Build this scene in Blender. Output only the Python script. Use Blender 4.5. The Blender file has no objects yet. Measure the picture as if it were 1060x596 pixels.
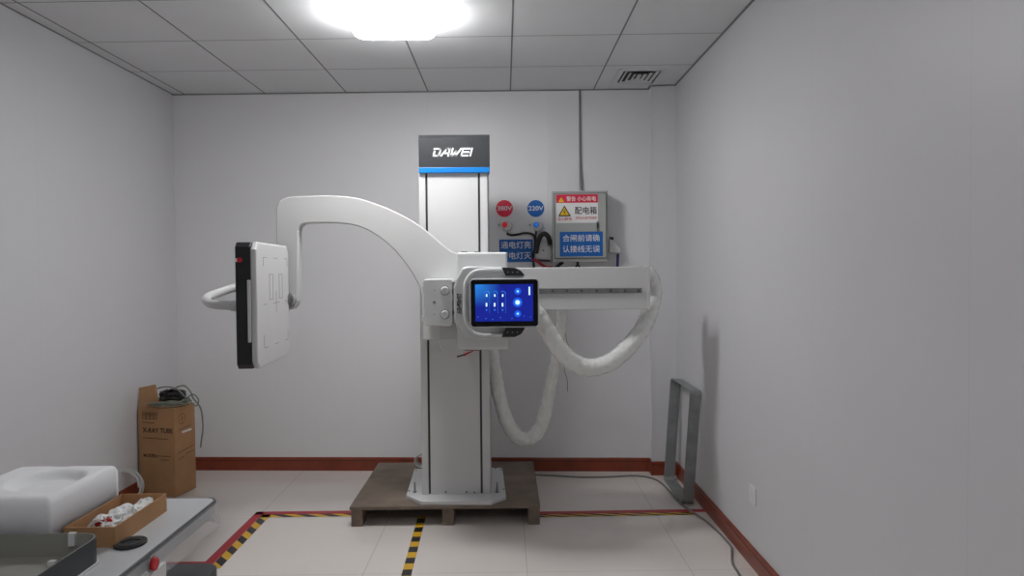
import bpy, bmesh, math, random
from mathutils import Vector, Matrix, noise
random.seed(7)
C = bpy.context.scene.collection
SC = bpy.context.scene

# ------------------------------------------------------------------ camera
PITCH, YAW, ROLL, FPX, CAMZ = 0.0254, 0.0100, 0.0081, 734.8, 1.475
cp, sp, cy, sy = math.cos(PITCH), math.sin(PITCH), math.cos(YAW), math.sin(YAW)
FWD = Vector((sy*cp, cy*cp, -sp)); R0 = Vector((cy, -sy, 0)); U0 = R0.cross(FWD)
RT = math.cos(ROLL)*R0 - math.sin(ROLL)*U0
UP = math.sin(ROLL)*R0 + math.cos(ROLL)*U0
EYE = Vector((0, 0, CAMZ))
cam = bpy.data.cameras.new('camera'); camo = bpy.data.objects.new('camera', cam); C.objects.link(camo)
mw = Matrix((RT, UP, -FWD)).transposed().to_4x4(); mw.translation = EYE
camo.matrix_world = mw
cam.sensor_fit = 'HORIZONTAL'; cam.sensor_width = 36; cam.lens = FPX*36/1060; cam.clip_start = 0.05
SC.camera = camo

# ------------------------------------------------------------------ world, exposure
SC.view_settings.view_transform = 'Standard'; SC.view_settings.look = 'None'
SC.view_settings.gamma = 1; SC.view_settings.use_curve_mapping = False
SC.view_settings.exposure = 0.11
LAMP_POWER = 50.0      # emission of the lamp in view
LAMP2_POWER = 11      # the same lamp further back in the room
w = bpy.data.worlds.new('world'); SC.world = w; w.use_nodes = True
w.node_tree.nodes['Background'].inputs[0].default_value = (.6, .65, .75, 1)
w.node_tree.nodes['Background'].inputs[1].default_value = 0.05

# ------------------------------------------------------------------ where a direction from the eye meets a real plane
def ray(x, y): return (FWD + RT*((x-530)/FPX) - UP*((y-298)/FPX))
def atY(x, y, Y):
    d = ray(x, y); return EYE + d*(Y/d.y)
def atZ(x, y, Z=0.0):
    d = ray(x, y); return EYE + d*((Z-CAMZ)/d.z)
def atX(x, y, X):
    d = ray(x, y); return EYE + d*(X/d.x)
YB, WS = 5.186, -0.0478                       # back wall: Y = YB + WS*X
BROT = math.atan(WS)
def atB(x, y, off=0.0):
    d = ray(x, y); t = (YB-off)/(d.y - WS*d.x); return EYE + d*t
XL, XR = -2.443, 1.219
YP, XP = 5.088, 1.048
YF = -1.3
CZ, CS = 2.7755, -0.0056
def ceilz(x): return CZ + CS*x
def atC(x, y):
    d = ray(x, y); t = (CZ-CAMZ)/(d.z - CS*d.x); return EYE + d*t

# ------------------------------------------------------------------ materials
def mat(name, col, rough=.5, metal=0.0, var=.04, nscale=6.0, bump=0.0, bscale=80.0, emit=None, estr=0.0, alpha=1.0, trans=0.0, coat=0.0, spec=.5):
    m = bpy.data.materials.new(name); m.use_nodes = True
    nt = m.node_tree; b = nt.nodes['Principled BSDF']
    b.inputs['Roughness'].default_value = rough; b.inputs['Metallic'].default_value = metal
    b.inputs['Alpha'].default_value = alpha; b.inputs['Transmission Weight'].default_value = trans
    b.inputs['Coat Weight'].default_value = coat; b.inputs['Specular IOR Level'].default_value = spec
    tc = nt.nodes.new('ShaderNodeTexCoord')
    n = nt.nodes.new('ShaderNodeTexNoise'); n.inputs['Scale'].default_value = nscale; n.inputs['Detail'].default_value = 4
    nt.links.new(tc.outputs['Object'], n.inputs['Vector'])
    r = nt.nodes.new('ShaderNodeValToRGB')
    r.color_ramp.elements[0].position = .3; r.color_ramp.elements[1].position = .7
    r.color_ramp.elements[0].color = tuple(c*(1-var) for c in col)+(1,)
    r.color_ramp.elements[1].color = tuple(min(1, c*(1+var)) for c in col)+(1,)
    nt.links.new(n.outputs['Fac'], r.inputs['Fac']); nt.links.new(r.outputs['Color'], b.inputs['Base Color'])
    if bump:
        n2 = nt.nodes.new('ShaderNodeTexNoise'); n2.inputs['Scale'].default_value = bscale
        nt.links.new(tc.outputs['Object'], n2.inputs['Vector'])
        bp = nt.nodes.new('ShaderNodeBump'); bp.inputs['Strength'].default_value = bump; bp.inputs['Distance'].default_value = .01
        nt.links.new(n2.outputs['Fac'], bp.inputs['Height']); nt.links.new(bp.outputs['Normal'], b.inputs['Normal'])
    if emit:
        b.inputs['Emission Color'].default_value = tuple(emit)+(1,); b.inputs['Emission Strength'].default_value = estr
    return m
def math_node(nt, op, a, b=None, c=None):
    n = nt.nodes.new('ShaderNodeMath'); n.operation = op
    for i, v in enumerate((a, b, c)):
        if v is None: continue
        if isinstance(v, (int, float)): n.inputs[i].default_value = v
        else: nt.links.new(v, n.inputs[i])
    return n.outputs[0]
def lines(nt, coord, origin, pitch, half):      # 1 on a line, 0 elsewhere
    t = math_node(nt, 'SUBTRACT', coord, origin)
    t = math_node(nt, 'PINGPONG', t, pitch/2)   # distance to the nearest multiple of pitch
    return math_node(nt, 'LESS_THAN', t, half)
def lined(m, specs, linecol, depth=.3):
    """specs: (axis, origin, pitch, half width, weight)"""
    nt = m.node_tree; b = nt.nodes['Principled BSDF']
    src = b.inputs['Base Color'].links[0].from_socket
    tc = nt.nodes.new('ShaderNodeTexCoord'); sx = nt.nodes.new('ShaderNodeSeparateXYZ')
    nt.links.new(tc.outputs['Object'], sx.inputs[0])
    acc = None
    for ax, o, p, h, wgt in specs:
        l = math_node(nt, 'MULTIPLY', lines(nt, sx.outputs[ax], o, p, h), wgt)
        acc = l if acc is None else math_node(nt, 'MAXIMUM', acc, l)
    mx = nt.nodes.new('ShaderNodeMix'); mx.data_type = 'RGBA'
    nt.links.new(acc, mx.inputs[0]); nt.links.new(src, mx.inputs[6]); mx.inputs[7].default_value = tuple(linecol)+(1,)
    nt.links.new(mx.outputs[2], b.inputs['Base Color'])
    return m

M = {}
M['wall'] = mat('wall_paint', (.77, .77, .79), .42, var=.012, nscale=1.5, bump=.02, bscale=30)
M['wallside'] = lined(mat('side_panel_vignette', (.71, .71, .73), .42, var=.012, nscale=1.5, bump=.02, bscale=30), [('Y', 2.8, .95, .0016, .16), ('Y', 2.33, .95, .001, .10)], (.45, .45, .47))  # wall colour darkened: vignetting toward the picture edges is put into the colour
M['wallback'] = lined(mat('back_panel_brightened', (.82, .82, .835), .42, var=.012, nscale=1.5, bump=.02, bscale=30), [('X', -.56, .95, .0012, .13)], (.45, .45, .47))  # wall colour lightened, so the far end looks more brightly lit than the sides
M['tile'] = mat('ceiling_tile', (.76, .77, .78), .8, var=.02, nscale=3, bump=.05, bscale=60)
M['tbar'] = mat('ceiling_grid_metal', (.17, .17, .18), .5)
M['tbar_light'] = mat('ceiling_grid_pale', (.26, .26, .27), .5)
M['floor'] = lined(mat('floor_tile', (.80, .745, .70), .13, var=.03, nscale=1.2), [('X', -.7026, .8, .0018, .38), ('Y', 3.43, .8, .0016, .35)], (.16, .14, .13))
M['skirt'] = mat('baseboard_wood', (.235, .045, .02), .3, var=.22, nscale=9)
M['skirt_dark'] = mat('baseboard_groove', (.09, .018, .01), .4)
M['white'] = mat('white_powder_coat', (.63, .63, .63), .42, var=.01)
M['white2'] = mat('white_plastic', (.69, .70, .70), .3, var=.01)
M['offwhite'] = mat('grey_white_plastic', (.56, .57, .58), .35, var=.02)
M['greyp'] = mat('light_grey_shell', (.42, .43, .44), .32, var=.02)
M['gap'] = mat('shadow_gap_rubber', (.03, .03, .032), .6)
M['groove'] = mat('column_groove', (.045, .047, .05), .45)
M['cap'] = mat('charcoal_cap', (.030, .033, .037), .38, var=.06)
M['blue'] = mat('blue_band', (.0, .19, .58), .35)
M['logo'] = mat('logo_white', (.86, .88, .9), .4)
M['black'] = mat('black_plastic', (.012, .013, .015), .35)
M['black_gloss'] = mat('black_glass', (.004, .004, .005), .15, spec=.25)
M['dark'] = mat('dark_grey_metal', (.06, .065, .068), .4, metal=.3)
M['steel'] = mat('brushed_steel', (.30, .30, .30), .35, metal=.9, var=.12, nscale=30)
M['galv'] = mat('galvanised_sheet', (.30, .315, .315), .45, metal=.3, var=.14, nscale=14)
M['galvd'] = mat('galvanised_sheet_inner', (.19, .205, .205), .45, metal=.5, var=.14, nscale=14)
M['red'] = mat('red_plastic', (.55, .012, .02), .35)
M['redtape'] = mat('red_floor_tape', (.42, .016, .03), .4, var=.08)
M['yellow'] = mat('yellow_floor_tape', (.72, .42, .015), .4, var=.08)
M['blacktape'] = mat('black_floor_tape', (.02, .02, .022), .4)
M['card'] = mat('cardboard', (.43, .235, .11), .8, var=.10, nscale=7, bump=.08, bscale=50)
M['cardin'] = mat('cardboard_inner', (.44, .25, .125), .85, var=.06, nscale=9)
M['ink'] = mat('brown_black_ink', (.06, .03, .015), .8)
M['ply'] = mat('worn_plywood', (.20, .155, .12), .75, var=.28, nscale=5, bump=.15, bscale=40)
M['plyedge'] = mat('pallet_runner_wood', (.20, .15, .115), .8, var=.3, nscale=12, bump=.2, bscale=40)
M['foam'] = mat('white_foam', (.84, .85, .87), .85, var=.012, bump=.05, bscale=160)
M['foam'].node_tree.nodes['Principled BSDF'].inputs['Subsurface Weight'].default_value = .5
M['foam'].node_tree.nodes['Principled BSDF'].inputs['Subsurface Scale'].default_value = .06
M['foam'].node_tree.nodes['Principled BSDF'].inputs['Subsurface Radius'].default_value = (1, 1, 1)
M['tabletop'] = mat('table_laminate', (.55, .565, .58), .3, var=.015)
M['edge'] = mat('table_edge_grey', (.055, .06, .065), .4)
M['film'] = mat('clear_wrap', (.85, .87, .88), .08, var=.05, nscale=40, bump=.45, bscale=22, alpha=.30)
M['wrap'] = mat('film_wrapped_hose', (.82, .83, .81), .13, var=.06, nscale=35, bump=.9, bscale=26, coat=.5)
M['beige'] = mat('beige_grey_sheet', (.30, .30, .27), .5, var=.03)
M['signred'] = mat('sign_red', (.74, .025, .07), .4)
M['signblue'] = mat('sign_blue', (.006, .135, .50), .4)
M['signwhite'] = mat('sign_white', (.85, .85, .85), .45)
M['signyellow'] = mat('sign_yellow', (.85, .55, .01), .45)
M['signblack'] = mat('sign_black', (.015, .015, .015), .5)
M['textred'] = mat('sign_text_red', (.60, .03, .04), .5)
M['panelgrey'] = mat('cabinet_grey_paint', (.43, .45, .43), .42, var=.015)
M['redlamp'] = mat('red_indicator', (.60, .01, .02), .25, emit=(.9, .03, .03), estr=.15)
M['bluelamp'] = mat('blue_indicator', (.02, .17, .60), .25, emit=(.02, .2, .9), estr=.2)
M['cableblack'] = mat('black_cable', (.018, .018, .02), .45)
M['cablegrey'] = mat('grey_cable', (.20, .20, .19), .5)
M['cablegreen'] = mat('grey_green_cable', (.21, .23, .19), .5)
M['cablered'] = mat('red_cable', (.40, .02, .03), .45)
M['cablepurple'] = mat('violet_cable', (.05, .03, .22), .45)
M['cablewhite'] = mat('white_cable', (.62, .62, .60), .45)
M['duct'] = mat('white_trunking', (.79,.79,.81), .4, var=.01)
M['lamp'] = mat('lamp_diffuser', (.9, .9, .9), .4, emit=(1, .995, .995), estr=LAMP_POWER)
M['lamp2'] = mat('rear_lamp_diffuser', (.9, .9, .9), .4, emit=(1, .995, .995), estr=LAMP2_POWER)
M['marking'] = mat('panel_marking', (.12, .12, .13), .5)
M['icon'] = mat('screen_icon', (.1, .1, .1), .4, emit=(.62, .85, 1), estr=1.1)
M['icon2'] = mat('screen_icon_blue', (.0, .02, .1), .4, emit=(.03, .33, 1), estr=.95)
M['icon3'] = mat('screen_ring_blue', (.0, .02, .1), .4, emit=(.01, .10, .85), estr=.8)
# the lit screen: deep blue picture with a paler cloudy patch
sm = bpy.data.materials.new('lit_screen'); sm.use_nodes = True
nt = sm.node_tree; b = nt.nodes['Principled BSDF']; b.inputs['Base Color'].default_value = (.002, .004, .02, 1); b.inputs['Roughness'].default_value = .15
tc = nt.nodes.new('ShaderNodeTexCoord'); n = nt.nodes.new('ShaderNodeTexNoise'); n.inputs['Scale'].default_value = 3.2; n.inputs['Detail'].default_value = 3
nt.links.new(tc.outputs['Generated'], n.inputs['Vector'])
sx = nt.nodes.new('ShaderNodeSeparateXYZ'); nt.links.new(tc.outputs['Generated'], sx.inputs[0])
dx = math_node(nt, 'SUBTRACT', 1.0, math_node(nt, 'MULTIPLY', sx.outputs['X'], 2.3))
dz = math_node(nt, 'SUBTRACT', math_node(nt, 'MULTIPLY', sx.outputs['Z'], 1.6), .6)
patch = math_node(nt, 'MULTIPLY', math_node(nt, 'MAXIMUM', dx, 0.0), math_node(nt, 'MAXIMUM', dz, 0.0))
fac = math_node(nt, 'MULTIPLY', patch, math_node(nt, 'ADD', n.outputs['Fac'], .35))
r = nt.nodes.new('ShaderNodeValToRGB'); e = r.color_ramp.elements
e[0].position = 0; e[0].color = (.003, .012, .30, 1); e[1].position = .75; e[1].color = (.02, .25, .80, 1)
nt.links.new(fac, r.inputs['Fac']); nt.links.new(r.outputs['Color'], b.inputs['Emission Color']); b.inputs['Emission Strength'].default_value = .85
M['screen'] = sm

# ------------------------------------------------------------------ mesh helpers
class G:
    """Collects shapes; build() links them as ONE mesh object."""
    def __init__(s, frame=None): s.bm = bmesh.new(); s.F = frame or Matrix(); s.mats = []; s.sm = []
    def _mi(s, m):
        if m is None: return 0
        if m not in s.mats: s.mats.append(m)
        return s.mats.index(m)
    def _fin(s, nv, nf, m, smooth):
        s.bm.verts.ensure_lookup_table()
        vs = list(s.bm.verts)[nv:]
        for v in vs: v.co = s.F @ v.co
        mi = s._mi(m)
        for f in list(s.bm.faces)[nf:]: f.material_index = mi; f.smooth = smooth
    def merge(s, b2, m=None, smooth=False):
        nv, nf = len(s.bm.verts), len(s.bm.faces)
        me = bpy.data.meshes.new('tmp'); b2.to_mesh(me); b2.free(); s.bm.from_mesh(me); bpy.data.meshes.remove(me)
        s._fin(nv, nf, m, smooth); return s
    def box(s, x0, x1, y0, y1, z0, z1, m=None, bev=0.0, seg=2, rot=None):
        b2 = bmesh.new(); bmesh.ops.create_cube(b2, size=1)
        for v in b2.verts: v.co = Vector(((x0+x1)/2+v.co.x*(x1-x0), (y0+y1)/2+v.co.y*(y1-y0), (z0+z1)/2+v.co.z*(z1-z0)))
        if bev: bmesh.ops.bevel(b2, geom=list(b2.edges), offset=bev, segments=seg, profile=.5, affect='EDGES')
        if rot is not None: bmesh.ops.transform(b2, matrix=rot, verts=b2.verts)
        return s.merge(b2, m, False)
    def prism(s, pts, d0, d1, axis='Y', m=None, bev=0.0, seg=2, smooth=False):
        """pts: outline in the plane across the axis; extruded from d0 to d1 along it"""
        b2 = bmesh.new()
        def P(a, b, d): return {'Y': (a, d, b), 'X': (d, a, b), 'Z': (a, b, d)}[axis]
        f0 = b2.faces.new([b2.verts.new(P(a, b, d0)) for a, b in pts])
        ret = bmesh.ops.extrude_face_region(b2, geom=[f0])
        for g in ret['geom']:
            if isinstance(g, bmesh.types.BMVert): g.co[{'X': 0, 'Y': 1, 'Z': 2}[axis]] = d1
        bmesh.ops.recalc_face_normals(b2, faces=b2.faces)
        if bev:
            ed = [e for e in b2.edges if len(e.link_faces) == 2 and any(len(f.verts) == len(pts) and len(pts) > 4 or f.calc_area() > 0 for f in e.link_faces)
                  and abs((e.verts[0].co-e.verts[1].co)[{'X': 0, 'Y': 1, 'Z': 2}[axis]]) < 1e-6]
            bmesh.ops.bevel(b2, geom=ed, offset=bev, segments=seg, profile=.5, affect='EDGES', clamp_overlap=True)
        return s.merge(b2, m, smooth)
    def cyl(s, p0, p1, r0, r1=None, m=None, n=20, smooth=True, bev=0.0):
        r1 = r0 if r1 is None else r1
        p0, p1 = Vector(p0), Vector(p1); L = (p1-p0).length
        b2 = bmesh.new(); bmesh.ops.create_cone(b2, cap_ends=True, segments=n, radius1=r0, radius2=r1, depth=L)
        if bev:
            ed = [e for e in b2.edges if abs(e.verts[0].co.z-e.verts[1].co.z) < 1e-7]
            bmesh.ops.bevel(b2, geom=ed, offset=bev, segments=2, profile=.5, affect='EDGES')
        q = (p1-p0).to_track_quat('Z', 'Y').to_matrix().to_4x4(); q.translation = (p0+p1)/2
        bmesh.ops.transform(b2, matrix=q, verts=b2.verts)
        nf = len(s.bm.faces); s.merge(b2, m, False)
        for f in list(s.bm.faces)[nf:]: f.smooth = len(f.verts) == 4 and smooth
        return s
    def ball(s, c, r, m=None, sc=(1, 1, 1)):
        b2 = bmesh.new(); bmesh.ops.create_uvsphere(b2, u_segments=20, v_segments=12, radius=r)
        for v in b2.verts: v.co = Vector(c)+Vector((v.co.x*sc[0], v.co.y*sc[1], v.co.z*sc[2]))
        return s.merge(b2, m, True)
    def tube(s, pts, r, m=None, n=10, step=6, wob=0.0, closed=False):
        P = spline([Vector(p) for p in pts], step)
        b2 = bmesh.new(); rings = []; up = Vector((0, .3, 1)).normalized(); prev = None
        for i, p in enumerate(P):
            t = (P[min(i+1, len(P)-1)]-P[max(i-1, 0)]).normalized()
            if prev is None:
                a = t.cross(up); a = a.normalized() if a.length > 1e-3 else t.orthogonal().normalized()
            else:
                a = prev - t*prev.dot(t); a.normalize()
            prev = a; bb = t.cross(a)
            rr = r(i/(len(P)-1)) if callable(r) else r
            ring = []
            for k in range(n):
                th = 2*math.pi*k/n; d = a*math.cos(th)+bb*math.sin(th); q = p+d*rr
                if wob: q = p+d*(rr+wob*noise.noise(q*22)+wob*.7*noise.noise(q*60)+wob*.4*math.sin(i*.9+th))
                ring.append(b2.verts.new(q))
            rings.append(ring)
        for A, B in zip(rings, rings[1:]):
            for k in range(n): b2.faces.new((A[k], A[(k+1) % n], B[(k+1) % n], B[k]))
        b2.faces.new(rings[0][::-1]); b2.faces.new(rings[-1])
        return s.merge(b2, m, True)
    def strokes(s, strokes, wd, place, th=.0015, m=None):
        """flat ribbons drawn in a local (u,v) plane; place(u,v,d) -> point"""
        b2 = bmesh.new()
        for st in strokes:
            for (a, b) in zip(st, st[1:]):
                a, b = Vector(a), Vector(b); t = b-a
                if t.length < 1e-9: continue
                t.normalize(); nn = Vector((-t.y, t.x))*wd/2; e = t*wd/2
                q = [a-e+nn, a-e-nn, b+e-nn, b+e+nn]
                v0 = [b2.verts.new(place(p.x, p.y, 0)) for p in q]; v1 = [b2.verts.new(place(p.x, p.y, th)) for p in q]
                b2.faces.new(v1); b2.faces.new(v0[::-1])
                for k in range(4): b2.faces.new((v0[k], v0[(k+1) % 4], v1[(k+1) % 4], v1[k]))
        bmesh.ops.recalc_face_normals(b2, faces=b2.faces)
        return s.merge(b2, m)
    def mesh(s, verts, faces, m=None, smooth=False):
        b2 = bmesh.new(); vs = [b2.verts.new(v) for v in verts]
        for f in faces: b2.faces.new([vs[i] for i in f])
        bmesh.ops.recalc_face_normals(b2, faces=b2.faces)
        return s.merge(b2, m, smooth)
    def build(s, name, m=None, parent=None):
        if parent is not None: bmesh.ops.transform(s.bm, matrix=FR.get(parent.name, Matrix()).inverted(), verts=s.bm.verts)
        me = bpy.data.meshes.new(name); s.bm.to_mesh(me); s.bm.free()
        for q in (s.mats if s.mats and s.mats[0] is not None else [m]): me.materials.append(M[q] if isinstance(q, str) else q)
        o = bpy.data.objects.new(name, me); C.objects.link(o)
        if parent is not None: o.parent = parent; FR[o.name] = FR.get(parent.name, Matrix())
        return o
FR = {}
def spline(P, step):
    if len(P) < 3 or step < 2: return P
    out = []
    Q = [P[0]*2-P[1]]+P+[P[-1]*2-P[-2]]
    for i in range(1, len(Q)-2):
        for k in range(step):
            t = k/step; a, b_, c, d = Q[i-1:i+3]
            out.append(.5*((2*b_)+(c-a)*t+(2*a-5*b_+4*c-d)*t*t+(3*b_-a-3*c+d)*t**3))
    out.append(P[-1]); return out
def arc(cx, cz, r, a0, a1, n=8): return [(cx+r*math.cos(math.radians(a0+(a1-a0)*k/n)), cz+r*math.sin(math.radians(a0+(a1-a0)*k/n))) for k in range(n+1)]
def rrect(x0, x1, z0, z1, r, n=6):
    return arc(x1-r, z1-r, r, 0, 90, n)+arc(x0+r, z1-r, r, 90, 180, n)+arc(x0+r, z0+r, r, 180, 270, n)+arc(x1-r, z0+r, r, 270, 360, n)
def tag(o, label, cat, group=None, kind=None):
    o['label'] = label; o['category'] = cat
    if group: o['group'] = group
    if kind: o['kind'] = kind
    return o
def thing(name, loc, rz, label, cat, group=None):
    o = bpy.data.objects.new(name, None); C.objects.link(o); o.empty_display_size = .1
    o.location = loc; o.rotation_euler = (0, 0, rz)
    FR[o.name] = Matrix.Translation(Vector(loc)) @ Matrix.Rotation(rz, 4, 'Z')
    return tag(o, label, cat, group)
def solo(o, label, cat, group=None):
    """give a one-mesh thing its own origin at the base centre"""
    me = o.data; xs = [v.co for v in me.vertices]
    c = Vector(((min(v.x for v in xs)+max(v.x for v in xs))/2, (min(v.y for v in xs)+max(v.y for v in xs))/2, min(v.z for v in xs)))
    me.transform(Matrix.Translation(-c)); o.location = c
    return tag(o, label, cat, group)
def struct(g, name, m=None):
    o = g.build(name, m); o['kind'] = 'structure'; return o
def frame_at(loc, rz=0.0): return Matrix.Translation(Vector(loc)) @ Matrix.Rotation(rz, 4, 'Z')
def text(body, size, F, m, name, parent, bold=0.0, sx=1.0, shear=0.0, align='CENTER', th=.0006):
    """text standing in the XZ plane of frame F, facing local -Y, as a mesh"""
    cu = bpy.data.curves.new('txt', 'FONT'); cu.body = body; cu.size = size; cu.align_x = align; cu.align_y = 'CENTER'
    cu.extrude = th; cu.offset = bold; cu.shear = shear; cu.resolution_u = 3
    o = bpy.data.objects.new('txt', cu); C.objects.link(o)
    dg = bpy.context.evaluated_depsgraph_get(); me = bpy.data.meshes.new_from_object(o.evaluated_get(dg))
    bpy.data.objects.remove(o); bpy.data.curves.remove(cu)
    me.transform(Matrix.Scale(sx, 4, (1, 0, 0)))
    me.transform(F @ Matrix.Rotation(math.pi/2, 4, 'X'))
    me.transform(FR.get(parent.name, Matrix()).inverted())
    me.materials.clear(); me.materials.append(M[m])
    q = bpy.data.objects.new(name, me); C.objects.link(q); q.parent = parent; FR[q.name] = FR.get(parent.name, Matrix())
    return q
LOGO = [[[(.1, 0), (.72, 0), (.92, .2), (.92, .8), (.72, 1), (0, 1)], [(.1, 0), (.1, .62)]],
        [[(0, 0), (.55, .95), (.62, 1), (1.0, 1), (1.0, 0)], [(.5, .36), (1.0, .36)]],
        [[(.05, 1), (.05, 0), (.2, 0), (.62, .62), (.62, 0), (.76, 0), (1.25, 1)]],
        [[(1.0, 1), (.05, 1)], [(.95, .5), (.12, .5)], [(0, 0), (.92, 0)], [(.05, 1), (0, 0)]],
        [[(0, 0), (0, 1)]]]
LOGO_X = [0, 1.22, 2.58, 4.1, 5.42]
def logo(g, place, h, m):
    """the maker's five letter mark, h tall, centred"""
    W = 5.5; sh = .27
    st = []
    for L, x0 in zip(LOGO, LOGO_X):
        for s_ in L: st.append([((x+x0-W/2+sh*(y-.5))*h, (y-.5)*h) for x, y in s_])
    return g.strokes(st, .24*h, place, m=m)

# ------------------------------------------------------------------ the room
g = G(); g.box(XL-.1, XR+.1, YF-.1, YB+.5, -.1, 0); struct(g, 'floor', 'floor')
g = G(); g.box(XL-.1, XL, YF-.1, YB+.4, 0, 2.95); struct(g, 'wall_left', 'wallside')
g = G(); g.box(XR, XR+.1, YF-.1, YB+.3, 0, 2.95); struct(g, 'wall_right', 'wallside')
g = G(); g.box(XL, XR, YF-.1, YF, 0, 2.95); struct(g, 'wall_front', 'wall')
def yb(x, off=0): return YB+WS*x-off
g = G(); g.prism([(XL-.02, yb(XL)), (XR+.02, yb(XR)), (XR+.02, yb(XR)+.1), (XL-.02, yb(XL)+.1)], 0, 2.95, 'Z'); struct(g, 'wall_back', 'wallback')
yp = lambda x: YP+WS*x
g = G(); g.prism([(XP, yp(XP)), (XR+.01, yp(XR)), (XR+.01, yb(XR)+.02), (XP, yb(XP)+.02)], 0, 2.93, 'Z', bev=.004); struct(g, 'wall_pilaster', 'wall')
# suspended ceiling: tiles between a grid of dark bars, column lines at X0+0.6k, rows from the back wall
X0 = -2.3483
cols = [XL-.01]+[X0+.6*k for k in range(6)]+[XR+.01]
rows = [YB+.15]+[4.584-.6*k for k in range(10)]+[YF-.02]
g = G()
for i in range(len(cols)-1):
    for j in range(len(rows)-1):
        xa, xb = cols[i]+.004, cols[i+1]-.004
        def yy(x, k): return (rows[k]+WS*x) if 0 < k < len(rows)-1 else (rows[k]+(WS*x if k == 0 else 0))
        za, zb = ceilz(xa), ceilz(xb)
        P = [(xa, yy(xa, j)-.003, za), (xb, yy(xb, j)-.003, zb), (xb, yy(xb, j+1)+.003, zb), (xa, yy(xa, j+1)+.003, za)]
        g.mesh(P+[(x, y, z+.02) for x, y, z in P], [(0, 1, 2, 3), (0, 1, 5, 4), (1, 2, 6, 5), (2, 3, 7, 6), (3, 0, 4, 7), (7, 6, 5, 4)], 'tile')
g.mesh([(XL, YB+.3, CZ+.05), (XR, YB+.3, CZ+.05), (XR, YF, CZ+.05), (XL, YF, CZ+.05)], [(0, 1, 2, 3)], 'tile')
struct(g, 'ceiling')
g = G()
for x in cols[1:-1]:
    z = ceilz(x); g.box(x-.0045, x+.0045, YF, yb(x), z-.0008, z+.012, 'tbar')
for y in rows[1:-1]:
    g.mesh([(XL, y+WS*XL-.004, ceilz(XL)-.0006), (XR, y+WS*XR-.004, ceilz(XR)-.0006), (XR, y+WS*XR+.004, ceilz(XR)-.0006), (XL, y+WS*XL+.004, ceilz(XL)-.0006)], [(0, 1, 2, 3)], 'tbar_light')
struct(g, 'trim_ceiling_grid')
g = G()   # wall angle round the edge of the ceiling
g.mesh([(XL, YF, ceilz(XL)-.001), (XL+.016, YF, ceilz(XL)-.001), (XL+.016, yb(XL), ceilz(XL)-.001), (XL, yb(XL), ceilz(XL)-.001)], [(0, 1, 2, 3)], 'tbar_light')
g.mesh([(XR, YF, ceilz(XR)-.001), (XR-.016, YF, ceilz(XR)-.001), (XR-.016, yp(XR), ceilz(XR)-.001), (XR, yp(XR), ceilz(XR)-.001)], [(0, 1, 2, 3)], 'tbar_light')
def strip(xa, xb, f, m, h=.018, dn=.0):
    g.mesh([(xa, f(xa)-h, ceilz(xa)-.001), (xb, f(xb)-h, ceilz(xb)-.001), (xb, f(xb), ceilz(xb)-.001), (xa, f(xa), ceilz(xa)-.001),
            (xa, f(xa)-h, ceilz(xa)-.006), (xb, f(xb)-h, ceilz(xb)-.006), (xb, f(xb), ceilz(xb)-.006), (xa, f(xa), ceilz(xa)-.006)],
           [(0, 1, 2, 3), (4, 5, 6, 7), (0, 1, 5, 4), (1, 2, 6, 5), (2, 3, 7, 6), (3, 0, 4, 7)], m)
strip(XL, XP, lambda x: yb(x), 'tbar_light'); strip(XP, XR, lambda x: yp(x), 'tbar_light')
g.box(XP-.014, XP, yp(XP)-.0, yb(XP), ceilz(XP)-.006, ceilz(XP)-.001, 'tbar_light')
struct(g, 'trim_ceiling_edge')
# baseboards with a grooved upper moulding
def skirt_prof(): return [(0, 0), (.013, 0), (.013, .070), (.010, .073), (.010, .077), (.013, .080), (.010, .094), (.004, .098), (0, .098)]
def skirt(name, p0, p1, inward):
    p0, p1, n_ = Vector(p0), Vector(p1), Vector(inward).normalized(); V = []; F = []
    pr = skirt_prof(); n = len(pr)
    for p in (p0, p1):
        for d, z in pr: V.append((p.x+n_.x*d, p.y+n_.y*d, z))
    for k in range(n): F.append((k, (k+1) % n, n+(k+1) % n, n+k))
    F += [tuple(range(n)), tuple(range(n, 2*n))]
    g = G(); g.mesh(V, F, 'skirt')
    def q(p, d, z): return (p.x+n_.x*d, p.y+n_.y*d, z)
    g.mesh([q(p0, .0106, .0725), q(p1, .0106, .0725), q(p1, .0106, .0775), q(p0, .0106, .0775)], [(0, 1, 2, 3)], 'skirt_dark')
    return struct(g, name)
NB = (WS, -1, 0)
skirt('baseboard_back', (XL, yb(XL), 0), (XP, yb(XP), 0), (-abs(WS), -1, 0))
skirt('baseboard_left', (XL, YF, 0), (XL, yb(XL), 0), (1, 0, 0))
skirt('baseboard_right', (XR, YF, 0), (XR, yp(XR), 0), (-1, 0, 0))
skirt('baseboard_pilaster', (XP-.013, yp(XP), 0), (XR, yp(XR), 0), (-abs(WS), -1, 0))
skirt('baseboard_pilaster_side', (XP, yp(XP)-.0, 0), (XP, yb(XP), 0), (-1, 0, 0))
g = G(); g.box(XP-.006, XP+.001, yp(XP)-.004, yp(XP)+.004, .098, 2.76); struct(g, 'trim_pilaster_corner', 'duct')
# white trunking on the back wall, ceiling down to the power cabinet
a, b2 = atB(566, 150), atB(599.5, 150)
FB = Matrix.Translation(Vector((0, YB, 0))) @ Matrix.Rotation(BROT, 4, 'Z')      # back wall frame: local x along the wall, -y into the room
def bl(x, y, off=0.0): return FB.inverted() @ atB(x, y, off/math.cos(BROT))
u0, u1 = bl(566, 150).x, bl(599.5, 150).x
zt = bl(600, 198).z
g = G(FB); g.box(u0, u1, -.012, .002, 1.50, 2.765, bev=.002)
struct(g, 'trim_trunking', 'duct')

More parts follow.
